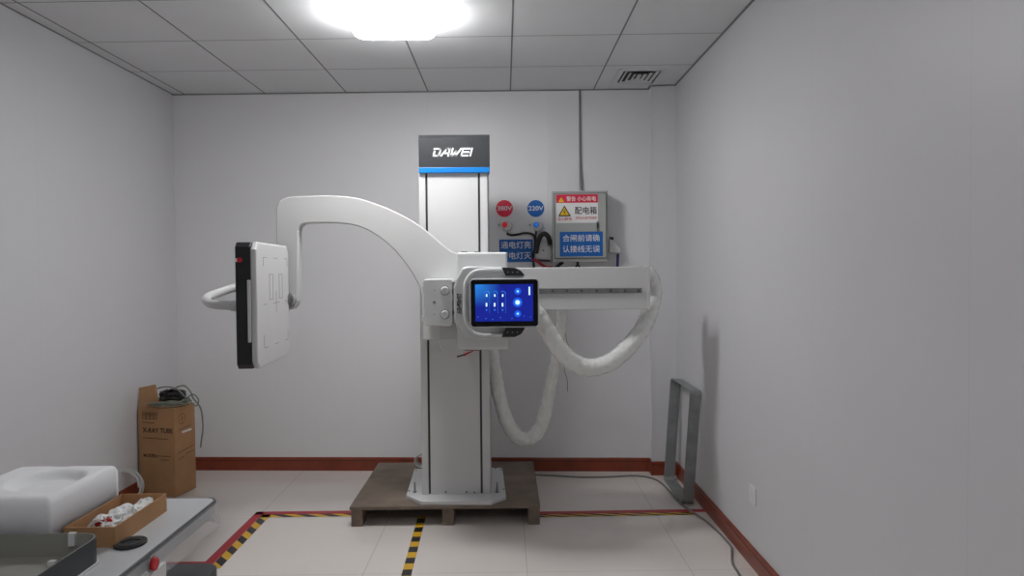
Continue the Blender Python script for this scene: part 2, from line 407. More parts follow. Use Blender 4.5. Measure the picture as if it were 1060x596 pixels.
# ------------------------------------------------------------------ ceiling lamps
def ceiling_lamp(cx, cyy, wx, wy, m, label):
    z = ceilz(cx)
    t = thing('ceiling_lamp', (cx, cyy, z), 0, label, 'ceiling lamp')
    g = G(frame_at((cx, cyy, z))); g.prism(rrect(-wx/2+.02, wx/2-.02, -wy/2+.02, wy/2-.02, .05), -.051, .0004, 'Z'); g.build('lamp_base', 'white2', t)
    g = G(frame_at((cx, cyy, z))); g.prism(rrect(-wx/2, wx/2, -wy/2, wy/2, .07), -.088, -.050, 'Z', bev=.018, seg=4); g.build('diffuser', m, t)
    return t
ceiling_lamp(-.56, 3.625, .42, .33, 'lamp', 'glowing square white lamp on the ceiling in front of the tall column')
ceiling_lamp(-.60, .30, .50, .46, 'lamp2', 'glowing square white lamp on the ceiling behind the viewer')
# ------------------------------------------------------------------ air vent in the ceiling
va, vb, vc = atC(632.5, 86.5), atC(678, 87.5), atC(637.5, 70.5)
vx0, vx1, vy0, vy1 = va.x+.0, vb.x, vc.y, va.y
vz = ceilz((vx0+vx1)/2)
t = thing('air_vent', ((vx0+vx1)/2, (vy0+vy1)/2, vz), 0, 'square white louvred air vent set in the ceiling by the right wall', 'air vent')
def ringbox(g, x0, x1, y0, y1, wd, z0, z1, m):
    g.box(x0, x1, y0, y0+wd, z0, z1, m); g.box(x0, x1, y1-wd, y1, z0, z1, m)
    g.box(x0, x0+wd, y0+wd, y1-wd, z0, z1, m); g.box(x1-wd, x1, y0+wd, y1-wd, z0, z1, m)
g = G(); ringbox(g, vx0, vx1, vy0, vy1, .032, vz-.010, vz, 'white2'); g.build('vent_frame', None, t)
g = G(); g.box(vx0+.03, vx1-.03, vy0+.03, vy1-.03, vz-.0012, vz-.0002, 'gap'); g.build('vent_opening', None, t)
for k in range(3):
    d = .045+k*.034
    if vx1-vx0-2*d < .04 or vy1-vy0-2*d < .02: break
    g = G()
    x0_, x1_, y0_, y1_ = vx0+d, vx1-d, vy0+d, vy1-d
    s_ = .017
    V = []
    for (e_, z_) in ((0, vz-.009), (s_, vz-.0015)):
        V += [(x0_-e_*0+e_, y0_+e_, z_), (x1_-e_, y0_+e_, z_), (x1_-e_, y1_-e_, z_), (x0_+e_, y1_-e_, z_)]
    V2 = [(x, y, z+.0012) for x, y, z in V]
    F = [(k2, (k2+1) % 4, 4+(k2+1) % 4, 4+k2) for k2 in range(4)]
    g.mesh(V, F, 'white2'); g.build('louvre', None, t)
g = G(); g.box(vx0+.045+.1, vx1-.045-.1, vy0+.13, vy1-.13, vz-.008, vz-.001, 'white2') if vy1-vy0 > .3 else g.box((vx0+vx1)/2-.05, (vx0+vx1)/2+.05, (vy0+vy1)/2-.015, (vy0+vy1)/2+.015, vz-.008, vz-.001, 'white2')
g.build('centre_plate', None, t)

# ------------------------------------------------------------------ wall socket on the right
p = atX(779, 512, XR-.005)
t = thing('wall_socket', (XR, p.y, p.z), 0, 'small white blank socket plate low on the right wall', 'socket plate')
g = G(); g.box(XR-.009, XR, p.y-.043, p.y+.043, p.z-.043, p.z+.043, 'duct', bev=.003); g.build('plate', None, t)
g = G(); g.box(XR-.0105, XR-.0085, p.y-.03, p.y+.03, p.z-.03, p.z+.03, 'duct', bev=.0009); g.build('cover', None, t)

# ------------------------------------------------------------------ floor tapes
TZ = .0012
def tape(name, poly_pts, wd, mode, label, inner=1):
    """flat tape along a polyline; mode 'red' or 'hazard' (diagonal black and yellow bands)"""
    g = G()
    P = [Vector(p) for p in poly_pts]
    for a, b_ in zip(P, P[1:]):
        t_ = (b_-a); L = t_.length; t_.normalize(); n_ = Vector((-t_.y, t_.x))*wd
        def q(s, k): v = a+t_*s+n_*k; return v
        if mode == 'red':
            c = [q(0, 0), q(L, 0), q(L, 1), q(0, 1)]
            g.mesh([(v.x, v.y, TZ) for v in c]+[(v.x, v.y, .0001) for v in c], [(0, 1, 2, 3), (0, 1, 5, 4), (1, 2, 6, 5), (2, 3, 7, 6), (3, 0, 4, 7)], 'redtape')
        else:
            band = .072; sl = mode[1]; k = 0; s = -abs(sl)
            while s < L+abs(sl):
                e0, e1 = s, s+band
                pts = [(e0, 0), (e1, 0), (e1+sl, 1), (e0+sl, 1)]
                pts = [(min(max(x, 0), L), y) for x, y in pts]
                if abs((pts[1][0]-pts[0][0])+(pts[2][0]-pts[3][0])) > 1e-4:
                    c = [q(x, y) for x, y in pts]
                    try: g.mesh([(v.x, v.y, TZ) for v in c], [(0, 1, 2, 3)], 'yellow' if k % 2 else 'blacktape')
                    except ValueError: pass
                s += band; k += 1
    return solo(g.build(name), label, 'floor tape')
def V2(v): return (v.x, v.y)
A = atZ(266.5, 528.6); Bq = atZ(360, 529.6); D = atZ(209, 585.3); E_ = atZ(165, 585.5)
yA = (A.y+Bq.y)/2
pxl = (A.x+D.x)/2
right_end = atZ(732, 526.5)
PAL0 = atZ(363.5, 544.6); PAL1 = atZ(558.3, 543.3)
tape('floor_tape', [(pxl-.4, D.y), (pxl, D.y)], .048, 'red', 'short red floor tape running left beside the white table')
tape('floor_tape', [(pxl, D.y+.0), (pxl, yA), (pxl-.0, yA)], .0, 'red', 'x') if False else None
tape('floor_tape', [(pxl, D.y), (pxl, yA)], -.05, 'red', 'red floor tape running towards the viewer on the left')
tape('floor_tape', [(pxl, yA), (PAL0.x+.03, yA)], -.05, 'red', 'red floor tape from the left corner to the wooden pallet')
tape('hazard_tape', [(pxl+.052, D.y-.04), (pxl+.052, yA-.052)], -.055, ('h', -.06), 'black and yellow floor tape along the red tape on the left')
tape('hazard_tape', [(pxl+.052, yA-.052), (PAL0.x+.03, yA-.052)], -.052, ('h', .09), 'black and yellow floor tape left of the wooden pallet')
ra, rb = atZ(558, 529.5), atZ(731, 526.8)
tape('floor_tape', [(ra.x-.02, ra.y), (XR-.015, rb.y)], -.05, 'red', 'red floor tape from the pallet to the right wall')
tape('hazard_tape', [(ra.x-.02, ra.y-.052), (XR-.08, rb.y-.052)], -.05, ('h', .16), 'black and yellow floor tape from the pallet to the right wall')
ca, cb = atZ(440.5, 536), atZ(425, 600)
tape('hazard_tape', [(cb.x, cb.y-.1), (ca.x, ca.y+.03)], .048, ('h', .0), 'black and yellow floor tape running forward from under the pallet')

# ------------------------------------------------------------------ pallet
PZ = .118
PF = (PAL0.y+PAL1.y)/2; PX0, PX1 = PAL0.x, PAL1.x
PBk = atZ(470, 478, PZ).y
t = thing('wooden_pallet', ((PX0+PX1)/2, (PF+PBk)/2, 0), 0, 'low brown wooden pallet under the tall white column', 'pallet')
g = G(); g.box(PX0-.005, PX1+.005, PF-.008, PBk, PZ-.020, PZ, 'ply', bev=.003); g.build('deck', None, t)
g = G(); g.box(PX0+.002, PX1-.002, PF+.30, PF+.40, 0.0, .018, 'plyedge'); g.build('bottom_board', None, t)
for xx in (atY(363.5, 540, PF).x, atY(457.8, 540, PF).x, atY(547, 540, PF).x):
    g = G(); g.box(xx, xx+.066, PF, PBk-.005, .018, PZ-.019, 'plyedge', bev=.003); g.build('runner', None, t)
    g = G(); g.box(xx, xx+.066, PF, PF+.12, 0, .0185, 'plyedge', bev=.002); g.build('foot_block', None, t)
    g = G(); g.box(xx, xx+.066, PBk-.125, PBk-.005, 0, .0185, 'plyedge', bev=.002); g.build('foot_block', None, t)
g = G(); g.box(PX0+.002, PX1-.002, PBk-.05, PBk-.006, .0, .1, 'plyedge'); g.build('rear_board', None, t)

# ------------------------------------------------------------------ the radiography stand
colc = atZ(472, 511.5, PZ+.022)
CY0 = colc.y                                   # column front
cx0, cx1 = atY(436.6, 480, CY0).x, atY(507.5, 480, CY0).x
CXc = (cx0+cx1)/2
S = thing('radiography_stand', (CXc, CY0+.15, PZ), 0, 'tall white column machine with a curved arm, screen and flat panel on the pallet', 'x-ray stand')
bz0, bz1 = PZ, PZ+.022
bp = [atZ(x, y, bz1) for x, y in ((429, 485), (420.6, 512), (435.5, 518.8), (508, 518.8), (524, 513.4), (520, 483.8))]
g = G(); g.prism([(p.x, p.y) for p in bp], bz0, bz1, 'Z', bev=.003, m='white2'); bo = g.build('base_plate', None, S)
for x, y in ((429.5, 509.5), (514.6, 509.5)):
    p = atZ(x, y, bz1); g = G(); g.cyl((p.x, p.y, bz1), (p.x, p.y, bz1+.010), .012, m='steel', n=6); g.cyl((p.x, p.y, bz1+.01), (p.x, p.y, bz1+.062), .0055, m='steel', n=10); g.build('levelling_bolt', None, bo)
for x, y in ((430.5, 487), (423.5, 508), (513, 484.5), (519, 486), (521.5, 506.5)):
    p = atZ(x, y, bz1); g = G(); g.cyl((p.x, p.y, bz1), (p.x, p.y, bz1+.003), .006, m='dark', n=8); g.build('plate_screw', None, bo)
CD = .34
ztop = atY(470, 178, CY0).z
def colx(px): return atY(px, 330, CY0).x
gl0, gl1 = cx0+(443.4-436.6)/71*(cx1-cx0)*.93, 0
W_ = cx1-cx0
gl = cx0+.112*W_; gr = cx0+.872*W_; gw = .013
g = G()
zc0 = bz1-.001
pr = [(cx0+.004, CY0), (gl-gw/2, CY0), (gl-gw/2, CY0+.03), (gl+gw/2, CY0+.03), (gl+gw/2, CY0+.002), (gr-gw/2, CY0+.002), (gr-gw/2, CY0+.03), (gr+gw/2, CY0+.03), (gr+gw/2, CY0),
      (cx1-.004, CY0), (cx1, CY0+.004), (cx1, CY0+CD), (cx0, CY0+CD), (cx0, CY0+.004)]
g.prism(pr, zc0, ztop, 'Z', 'white'); co = g.build('column', None, S)
for gx in (gl, gr):
    g = G(); g.box(gx-gw/2, gx+gw/2, CY0+.012, CY0+.03, zc0+.002, ztop, 'groove'); g.build('guide_slot', None, co)
for x, y in ((461.5, 509), (483, 509), (491, 509.5)):
    p = atY(x, y, CY0); g = G(); g.cyl((p.x, CY0-.002, p.z), (p.x, CY0+.003, p.z), .005, m='dark', n=8); g.build('column_screw', None, co)
# cap
def taper(g):
    for v in g.bm.verts:
        if v.co.y > CY0+.15: v.co.x = CXc+(v.co.x-CXc)*.90
ka, kb = atY(433.2, 150, CY0-.02), atY(506.8, 150, CY0-.02)
zk0, zk1, zk2 = atY(470, 178.6, CY0-.02).z, atY(470, 173.3, CY0-.02).z, atY(470, 139.0, CY0-.02).z
g = G(); g.prism([(CY0-.02, zk1), (CY0-.02, zk2-.022), (CY0-.002, zk2), (CY0+CD+.01, zk2), (CY0+CD+.01, zk1)], ka.x, kb.x, 'X', 'cap', bev=.003); taper(g); cap = g.build('column_cap', None, S)
g = G(); g.box(ka.x, kb.x, CY0-.021, CY0+CD+.01, zk0, zk1+.001, 'blue', bev=.002); taper(g); g.build('blue_band', None, cap)
lc = atY(468.6, 157.5, CY0-.02)
g = G(); logo(g, lambda u, v, d: (lc.x+u, CY0-.0205-d, lc.z+v), 7.1/FPX*CY0, 'logo'); g.build('maker_lettering', None, cap)

# arm: a flat curved plate in front of the column
AY0, AY1 = 3.96, 4.04
outer = [(285.8, 312), (285.6, 217), (286.6, 212), (289.5, 207.6), (294.5, 204.6), (300.5, 203.5), (330, 202.2), (345, 202.2), (359.4, 203.2), (373, 205.5), (386.4, 209.8), (401, 215.2), (415.8, 222.2), (426, 228), (435.5, 234.4), (446, 242.6), (457.5, 252.8), (466, 259.5), (480, 265)]
inner = [(480, 352), (437.5, 352), (437, 310), (435.5, 300), (432, 292.5), (427, 283.5), (422, 275.5), (415.8, 267.5), (409, 259.5), (401, 251.8), (391.5, 244.5), (381.5, 238.4), (370.5, 234), (359.4, 231.5), (348, 230.5), (337, 230.3), (317.7, 230.8), (313, 231.8), (309.8, 234.6), (308.6, 239), (308.2, 300), (307.4, 312)]
bot = [(306, 316.5), (302.5, 319.8), (297, 321), (291, 319.6), (287, 316.5)]
pts = [atY(x, y, AY0) for x, y in outer+inner+bot]
g = G(); g.prism([(p.x, p.z) for p in pts], AY0, AY1, 'Y', 'white', bev=.006, seg=3); arm = g.build('curved_arm', None, S)

# carriage body between column and arm, with the housing in front of it
def P2(x, y, Y): p = atY(x, y, Y); return p.x, p.z
x0_, z1_ = P2(478, 268, AY1); x1_, z0_ = P2(524, 354, AY1)
g = G(); g.box(x0_, x1_, AY1-.002, CY0+.001, z0_, z1_, 'white2', bev=.006); g.build('carriage', None, S)
HY0 = 3.82
x0_, z1_ = P2(472.6, 261.2, HY0); x1_, z0_ = P2(526, 361.8, HY0)
g = G(); g.box(x0_, x1_, HY0, AY0+.002, z0_, z1_, 'white2', bev=.012, seg=3); hs = g.build('pivot_housing', None, S)
for xx in (480, 494):
    a = atY(xx, 261, HY0+.03); g = G(); g.cyl((a.x, HY0+.07, z1_-.001), (a.x, HY0+.07, z1_+.006), .018, m='dark', n=16); g.build('housing_screw', None, hs)
a = atY(491, 362, HY0); g = G(); g.box(a.x-.055, a.x+.03, HY0+.03, HY0+.09, z0_-.008, z0_+.001, 'steel'); g.build('bottom_bracket', None, hs)
# horizontal beam with rail
BY0, BY1 = 3.94, 4.05
x0_, z1_ = P2(520, 277.2, BY0); x1_, z0_ = P2(671.3, 320.0, BY0); _, z1r = P2(671, 275.6, BY0); _, z0l = P2(520, 321.3, BY0)
g = G(); g.prism([(x0_, z0l), (x1_, z0_), (x1_, z1r), (x0_, z1_)], BY0, BY1, 'Y', 'white2', bev=.004); beam = g.build('support_beam', None, S)
xa, za = P2(540, 298.6, BY0-.008); xb, zb_ = P2(664.5, 303.2, BY0-.008)
_, zar = P2(664.5, 298.0, BY0-.008); _, zal = P2(540, 304.2, BY0-.008)
g = G(); g.prism([(xa, zal), (xb, zb_), (xb, zar), (xa, za)], BY0-.008, BY0+.001, 'Y', 'steel'); rail = g.build('slide_rail', None, beam)
g = G()
for xx in (572, 587, 602, 617.5, 632.5, 647, 661):
    a = atY(xx, 300.9, BY0-.008); g.cyl((a.x, BY0-.0095, a.z), (a.x, BY0-.0075, a.z), .007, m='dark', n=12)
    a = atY(xx, 300.9, BY0-.008); g.cyl((a.x, BY0-.0100, a.z), (a.x, BY0-.0090, a.z), .003, m='steel', n=8)
g.build('rail_bolts', None, beam)['kind'] = 'stuff'
g = G(); g.box(x1_-.004, x1_+.010, BY0-.002, BY1+.002, z0_-.004, z1r+.004, 'white', bev=.003); g.build('end_cover', None, beam)

# console: hexagonal shell, ring handle, tablet
KY0, KY1 = 3.70, 3.83
op = [(478.5, 277.2), (484, 275.5), (519, 276.2), (531, 277.5), (538, 281), (543, 287), (545, 295), (545, 330), (543, 339), (538, 345.5), (531, 349.8), (519, 351.0), (488, 351.4), (480, 349.6), (472.3, 338), (469.8, 331), (469.4, 297), (472, 289)]
g = G(); g.prism([P2(x, y, KY0) for x, y in op], KY0, KY1, 'Y', 'offwhite', bev=.012, seg=3); con = g.build('console_shell', None, S)
# grey band behind the handle
bp2 = [(480.5, 293), (487, 293), (487, 332), (480.5, 332)]
g = G(); g.prism([P2(x, y, KY0-.006) for x, y in bp2], KY0-.006, KY0+.002, 'Y', 'greyp'); g.build('recess_panel', None, con)
hp = [(524, 279.2), (505, 279.4), (495, 280), (489, 282.6), (484.6, 287), (482, 293), (481.2, 302), (481.2, 322), (482, 331), (485, 338.5), (490, 344), (497, 346.6), (507, 347.2), (524, 347.2)]
g = G(); g.tube([atY(x, y, KY0-.025) for x, y in hp], .0095, 'white2', n=12, step=4); g.build('loop_handle', None, con)
for sgn, q in ((0, [(519.2, 276.6), (533.5, 277.2), (539.5, 280.3), (543.6, 285.4), (523.4, 285.4)]), (1, [(519.2, 349.0), (523.4, 339.8), (543.6, 339.4), (539.5, 345.8), (533, 348.8)])):
    g = G(); g.prism([P2(x, y, KY0-.036) for x, y in q], KY0-.036, KY0+.004, 'Y', 'black', bev=.002); kp = g.build('button_panel', None, con)
    for k in range(3):
        a = atY(525.5+5*k+(0 if sgn else .2), (281.6 if not sgn else 343.8), KY0-.0365)
        g = G(); g.cyl((a.x, KY0-.0375, a.z), (a.x, KY0-.0355, a.z), .0030, m='greyp', n=10); g.build('button_mark', None, con)
lc2 = atY(475.3, 314.3, KY0)
g = G(); logo(g, lambda u, v, d: (lc2.x+v, KY0-.0003-d, lc2.z-u), 3.6/FPX*KY0, 'dark'); g.build('maker_lettering', None, con)
TY0, TY1 = 3.61, 3.64
xa, za = P2(486.0, 288.4, TY0); xb, zb_ = P2(558.2, 338.6, TY0)
g = G(); g.prism(rrect(xa, xb, zb_, za, .020), TY0, TY1, 'Y', 'offwhite', bev=.004); tab = g.build('tablet', None, S)
g = G(); g.box(xa+.08, xb-.06, TY1-.001, KY0+.001, zb_+.04, za-.04, 'greyp'); g.build('tablet_mount', None, tab)
e_ = .006
g = G(); g.prism(rrect(xa+e_, xb-e_, zb_+e_, za-e_, .015), TY0-.002, TY0+.002, 'Y', 'black_gloss'); g.build('bezel', None, tab)
xs0, zs1 = P2(491.8, 294.4, TY0); xs1, zs0 = P2(552, 332.2, TY0)
g = G(); g.box(xs0, xs1, TY0-.0032, TY0-.0015, zs0, zs1, 'screen'); g.build('display', None, tab)
g = G()
def sp(x, y): return P2(x, y, TY0-.003)
def disc(g, x, y, r, m, d=0.0):
    c = sp(x, y); rr = r/FPX*TY0; g.cyl((c[0], TY0-.0036-d, c[1]), (c[0], TY0-.003, c[1]), rr, m=m, n=24)
def bar(g, x0, x1, y0, y1, m, d=.0002):
    a_, b_ = sp(x0, y0), sp(x1, y1); g.box(a_[0], b_[0], TY0-.0034-d, TY0-.003, b_[1], a_[1], m)
for x, y, r1, r2 in ((536, 301.4, 3.6, 1.7), (535.8, 312.9, 5.0, 3.0), (536, 324.6, 3.6, 1.7)):
    disc(g, x, y, r1, 'icon3'); disc(g, x, y, r2, 'icon2', .0003)
    disc(g, x, y, .8 if r2 < 2 else 2.3, 'icon', .0006)
bar(g, 547.2, 548.8, 296.6, 305.2, 'icon')
for i, x in enumerate((503.6, 512, 520.2)):
    bar(g, x-.6, x+.9, 304.4, 307.0, 'icon'); bar(g, x-.8, x+.8, 313.4, 317.2, 'icon'); bar(g, x-.5, x+.6, 320, 321.4, 'icon2')
    bar(g, x+3.0, x+3.35, 302, 324, 'icon2')
    g.strokes([[sp(x+xx, 303.4+yy) for xx, yy in ((-1.5, -1), (.5, -2.2), (2.4, -1.4), (3.1, .8))]], .0016, lambda u, v, d: (u, TY0-.0034-d, v), th=.0004, m='icon2')
for x, y in ((495, 328), (503, 329.6), (510, 330.6), (518, 328.5), (530, 329.5), (549, 328), (542.5, 327)):
    disc(g, x, y, .45, 'icon2', .0002)
g.build('screen_graphics', None, tab)

# control box with two knobs to the left of the console
QY0, QY1 = 3.72, 3.965
op = [(439.6, 289.2), (466.5, 288.8), (468.2, 291), (468.4, 335.5), (466.4, 337.6), (440, 336.6), (438.6, 334.5), (438.2, 291.5)]
g = G(); g.prism([P2(x, y, QY0) for x, y in op], QY0, QY1, 'Y', 'white2', bev=.004); cb_ = g.build('brake_box', None, S)
for (x, y) in ((460.5, 300.6), (460.8, 325.2)):
    a = atY(x, y, QY0); g = G(); g.cyl((a.x, QY0-.003, a.z), (a.x, QY0+.001, a.z), .027, m='greyp', n=28); g.cyl((a.x, QY0-.022, a.z), (a.x, QY0-.0025, a.z), .019, .022, m='white2', n=28, bev=.003); g.cyl((a.x, QY0-.024, a.z), (a.x, QY0-.0215, a.z), .012, m='offwhite', n=20); g.build('knob', None, cb_)
for (x, y, r_) in ((449.6, 313, .0075), (450, 300.6, .004), (450, 325.4, .004)):
    a = atY(x, y, QY0); g = G(); g.cyl((a.x, QY0-.002, a.z), (a.x, QY0+.001, a.z), r_, m='steel' if r_ > .005 else 'greyp', n=14); g.build('face_screw', None, cb_)
for y0q, y1q in ((292, 300), (304, 312), (316, 322), (326, 333)):
    a, b_ = P2(468.4, y0q, QY0), P2(470.6, y1q, QY0)
    g = G(); g.box(a[0]-.004, b_[0]+.004, QY0+.004, QY0+.06, b_[1], a[1], 'steel', bev=.002); g.build('joint_lug', None, cb_)
for y in (298, 329):
    a = atY(437.3, y, QY0+.02); g = G(); g.box(a.x-.005, a.x+.008, QY0+.02, QY0+.06, a.z-.018, a.z+.012, 'white2', bev=.003); g.build('side_latch', None, cb_)
wp = [(456, 337), (454, 344), (453.8, 352), (456.5, 360), (462, 366.5), (470, 369.2), (473.5, 369)]
g = G(); g.tube([atY(x, y, 3.80) for x, y in wp], .0028, 'cablewhite', n=8); wr = g.build('sensor_wire', None, S)
wq = [atY(x, y, 3.80) for x, y in ((473, 369.2), (480, 367.3))]
g = G(); g.cyl(wq[0], wq[1], .0045, m='black', n=10); g.build('black_plug', None, wr)
wq = [atY(x, y, 3.80) for x, y in ((480, 367.3), (489.5, 364.0))]; wq[1].y += .04
g = G(); g.cyl(wq[0], wq[1], .0065, .003, m='red', n=10); g.build('red_plug', None, wr)

# flat panel detector at the end of the arm, facing the screen side
dn, df = atY(266, 316, 3.30), atY(299.4, 316, 3.90)
dirv = Vector((df.x-dn.x, df.y-dn.y, 0)); DW = dirv.length; drz = math.atan2(dirv.y, dirv.x)-math.pi/2
DH = 132.5/FPX*3.30
zc = (atY(266, 250, 3.3).z+atY(266, 382.5, 3.3).z)/2
DF = frame_at((dn.x, dn.y, zc), drz)        # local y runs from the near edge back, +x faces the tube side
def octo(y0, y1, z0, z1, c): return [(y0+c, z0), (y1-c, z0), (y1, z0+c), (y1, z1-c), (y1-c, z1), (y0+c, z1), (y0, z1-c), (y0, z0+c)]
g = G(DF); g.prism(octo(.002, DW-.002, -DH/2+.002, DH/2-.002, .022), -.098, -.026, 'X', 'black', bev=.006); det = g.build('detector_body', None, S)
g = G(DF); g.prism(octo(0, DW, -DH/2, DH/2, .035), -.028, 0, 'X', 'white', bev=.009); g.build('front_cover', None, det)
def dpl(u, v, d): return (.0005+d, u, v)
g = G(DF); m_ = []
L0, L1, zz0, zz1 = .11, DW-.04, -DH*.35, DH*.38
for (a, b_) in (((L0, zz1), (L0+.06, zz1)), ((L0, zz1), (L0, zz1-.04)), ((L1, zz1), (L1-.06, zz1)), ((L1, zz1), (L1, zz1-.04)), ((L0, zz0), (L0+.06, zz0)), ((L0, zz0), (L0, zz0+.06)), ((L1, zz0), (L1-.06, zz0)), ((L1, zz0), (L1, zz0+.05)),
                (((L0+L1)/2-.06, 0), ((L0+L1)/2+.06, 0)), (((L0+L1)/2, -.05), ((L0+L1)/2, .06)), (((L0+L1)/2-.04, zz1), ((L0+L1)/2+.04, zz1)), ((L0, 0), (L0+.05, 0)), ((L1, 0), (L1-.04, 0)), (((L0+L1)/2-.04, zz0), ((L0+L1)/2+.04, zz0))):
    m_.append([a, b_])
for yc in ((L0+L1)/2-.09, (L0+L1)/2+.09):
    m_.append([(yc-.03, .02), (yc-.03, .145), (yc+.03, .145), (yc+.03, .02), (yc-.03, .02)])
g.strokes(m_, .0022, dpl, th=.0006, m='marking'); g.build('field_markings', None, det)
g = G(DF); g.box(-.042, -.026, -.008, .003, -.17, .12, 'white2', bev=.004); g.build('side_grip', None, det)
g = G(DF); g.cyl((-.075, .004, DH/2-.085), (-.075, -.004, DH/2-.085), .0115, m='red', n=18); g.box(-.096, -.080, -.003, .004, DH/2-.093, DH/2-.077, 'white2'); g.build('red_button', None, det)
# pivot between detector and arm
pc = atY(302.5, 309.5, AY0)
lo = DF @ Vector((-.05, DW-.01, 0))
g = G(); g.cyl((lo.x+.02, DF.translation.y+DW-.03, pc.z), (lo.x+.03, AY0+.001, pc.z), .040, m='steel', n=28, bev=.004); g.cyl((lo.x+.040, DF.translation.y+DW+.02, pc.z), (lo.x+.040, AY0+.0, pc.z), .034, m='greyp', n=28); g.build('pivot_joint', None, det)
# handle bar on the back of the detector
hb = [atY(256, 318.2, 3.50), atY(240, 316.5, 3.50), atY(222, 315.0, 3.50), atY(214.5, 312.2, 3.53), atY(214.5, 308.2, 3.60), atY(222, 304.6, 3.68), atY(240, 298.5, 3.80), atY(258, 296, 3.85)]
g = G(); g.tube(hb, .0225, 'white2', n=16, step=5); g.build('handle_bar', None, det)
a = hb[1]; g = G(); g.cyl((a.x+.0, a.y, a.z), (a.x+.05, a.y, a.z-.004), .026, m='offwhite', n=20); g.build('handle_socket', None, det)

# hoses in crumpled clear wrap
h1 = [(540, 300, 3.90), (546, 313, 3.84), (557, 325, 3.82), (566, 341, 3.82), (576, 357, 3.83), (588, 371, 3.85), (602, 379, 3.87), (617, 380, 3.89), (632, 374.5, 3.92), (646, 363.5, 3.97), (658, 350, 4.03), (667.5, 335, 4.10), (674, 318, 4.16), (677, 300, 4.19), (672, 285, 4.17), (660, 284, 4.12)]
g = G(); g.tube([atY(*p) for p in h1], lambda s: .040+.012*min(1, s*3)*(1-s*.5), 'wrap', n=24, step=12, wob=.0026); g.build('wrapped_hose', None, S)
h2 = [(500, 335, 4.40), (509, 360, 4.40), (512.5, 385, 4.40), (517, 410, 4.41), (524, 434, 4.42), (534, 450, 4.43), (545.5, 454.5, 4.43), (556, 448, 4.42), (563.5, 431, 4.41), (568, 410, 4.38), (573, 385, 4.33), (577.5, 360, 4.26), (581.5, 335, 4.18), (583, 312, 4.11), (583, 300, 4.08)]
g = G(); g.tube([atY(*p) for p in h2], lambda s: .030+.016*math.sin(min(1, s*1.25)*math.pi)**.7, 'wrap', n=24, step=12, wob=.0030); g.build('wrapped_hose', None, S)
tw = [(583, 318, 4.2), (584.5, 335, 4.24), (586.5, 352, 4.28), (589.5, 362, 4.3), (585, 372, 4.32), (584.5, 384, 4.32), (587, 392, 4.32), (587.5, 405, 4.32)]
g = G(); g.tube([atY(*p) for p in tw], .0022, 'card', n=6); g.build('tie_string', None, S)

# small white cable coil behind the column foot
c0 = atY(433.5, 482, 4.70)
g = G()
pts = [(c0.x+.045*math.cos(t_*.5)*(1-.004*t_), 4.835+.0012*t_, PZ+.052+.045*math.sin(t_*.5)*(1-.004*t_)) for t_ in range(50)]
g.tube(pts, .006, 'cablewhite', n=8, step=2)
solo(g.build('cable_coil'), 'small coil of white cable standing on the pallet beside the column foot', 'cable coil')

# ------------------------------------------------------------------ things on the back wall
def wall_thing(name, x, y, label, cat, group=None, depth=0):
    p = atB(x, y); return thing(name, (p.x, p.y, p.z), BROT, label, cat, group)
def round_sign(x, y, r, m, word, label):
    t = wall_thing('round_sign', x, y, label, 'round sign'); c = bl(x, y); rr = r/FPX*YB
    g = G(FB); g.cyl((c.x, -.003, c.z), (c.x, 0, c.z), rr, m=m, n=48); pl = g.build('sign_disc', None, t)
    text(word, rr*.74, FB @ Matrix.Translation((c.x, -.0035, c.z)), 'signwhite', 'lettering', t, bold=.0009, sx=1.12)
round_sign(522.2, 215.8, 8.7, 'signred', '380V', 'round red sign reading 380V on the back wall')
round_sign(554.6, 215.8, 8.7, 'signblue', '220V', 'round blue sign reading 220V on the back wall')
def indicator(x, y, m, label):
    t = wall_thing('indicator_lamp', x, y, label, 'indicator lamp'); c = bl(x, y)
    g = G(FB); g.cyl((c.x+.012, -.045, c.z-.008), (c.x+.012, 0, c.z-.008), .036, .040, m='white2', n=28, bev=.004); g.build('housing', None, t)
    g = G(FB); g.box(c.x-.05, c.x+.05, -.006, 0, c.z-.012, c.z+.016, 'white2', bev=.002); g.build('mounting_strap', None, t)
    g = G(FB); g.cyl((c.x, -.054, c.z), (c.x, -.040, c.z), .023, m='white2', n=24); g.build('collar', None, t)
    g = G(FB); g.ball((c.x, -.058, c.z), .020, m, sc=(1, .8, 1)); g.build('lens', None, t)
    g = G(FB); g.cyl((c.x-.046, -.008, c.z+.002), (c.x-.046, -.005, c.z+.002), .005, m='dark', n=8); g.build('strap_screw', None, t)
    g = G(FB); g.cyl((c.x+.046, -.008, c.z+.004), (c.x+.046, -.005, c.z+.004), .005, m='dark', n=8); g.build('strap_screw', None, t)
indicator(523, 233, 'redlamp', 'red indicator lamp on a white mount under the red round sign')
indicator(555, 233, 'bluelamp', 'blue indicator lamp on a white mount under the blue round sign')
t = wall_thing('wall_sign', 534, 260, 'blue wall sign with two lines of white characters left of the grey cabinet', 'sign')
a, b_ = bl(516.8, 248), bl(551.6, 271)
g = G(FB); g.box(a.x, b_.x, -.004, 0, b_.z, a.z, 'signblue'); g.build('sign_board', None, t)
for k, s_ in enumerate(('通电灯亮', '断电灯灭')):
    text(s_, .056, FB @ Matrix.Translation(((a.x+b_.x)/2, -.0045, a.z-(a.z-b_.z)*(.27+.47*k))), 'signwhite', 'lettering', t, bold=.0004, sx=1.0)
# white junction plate behind the blue sign
a, b_ = bl(516.4, 243.5), bl(549, 260)
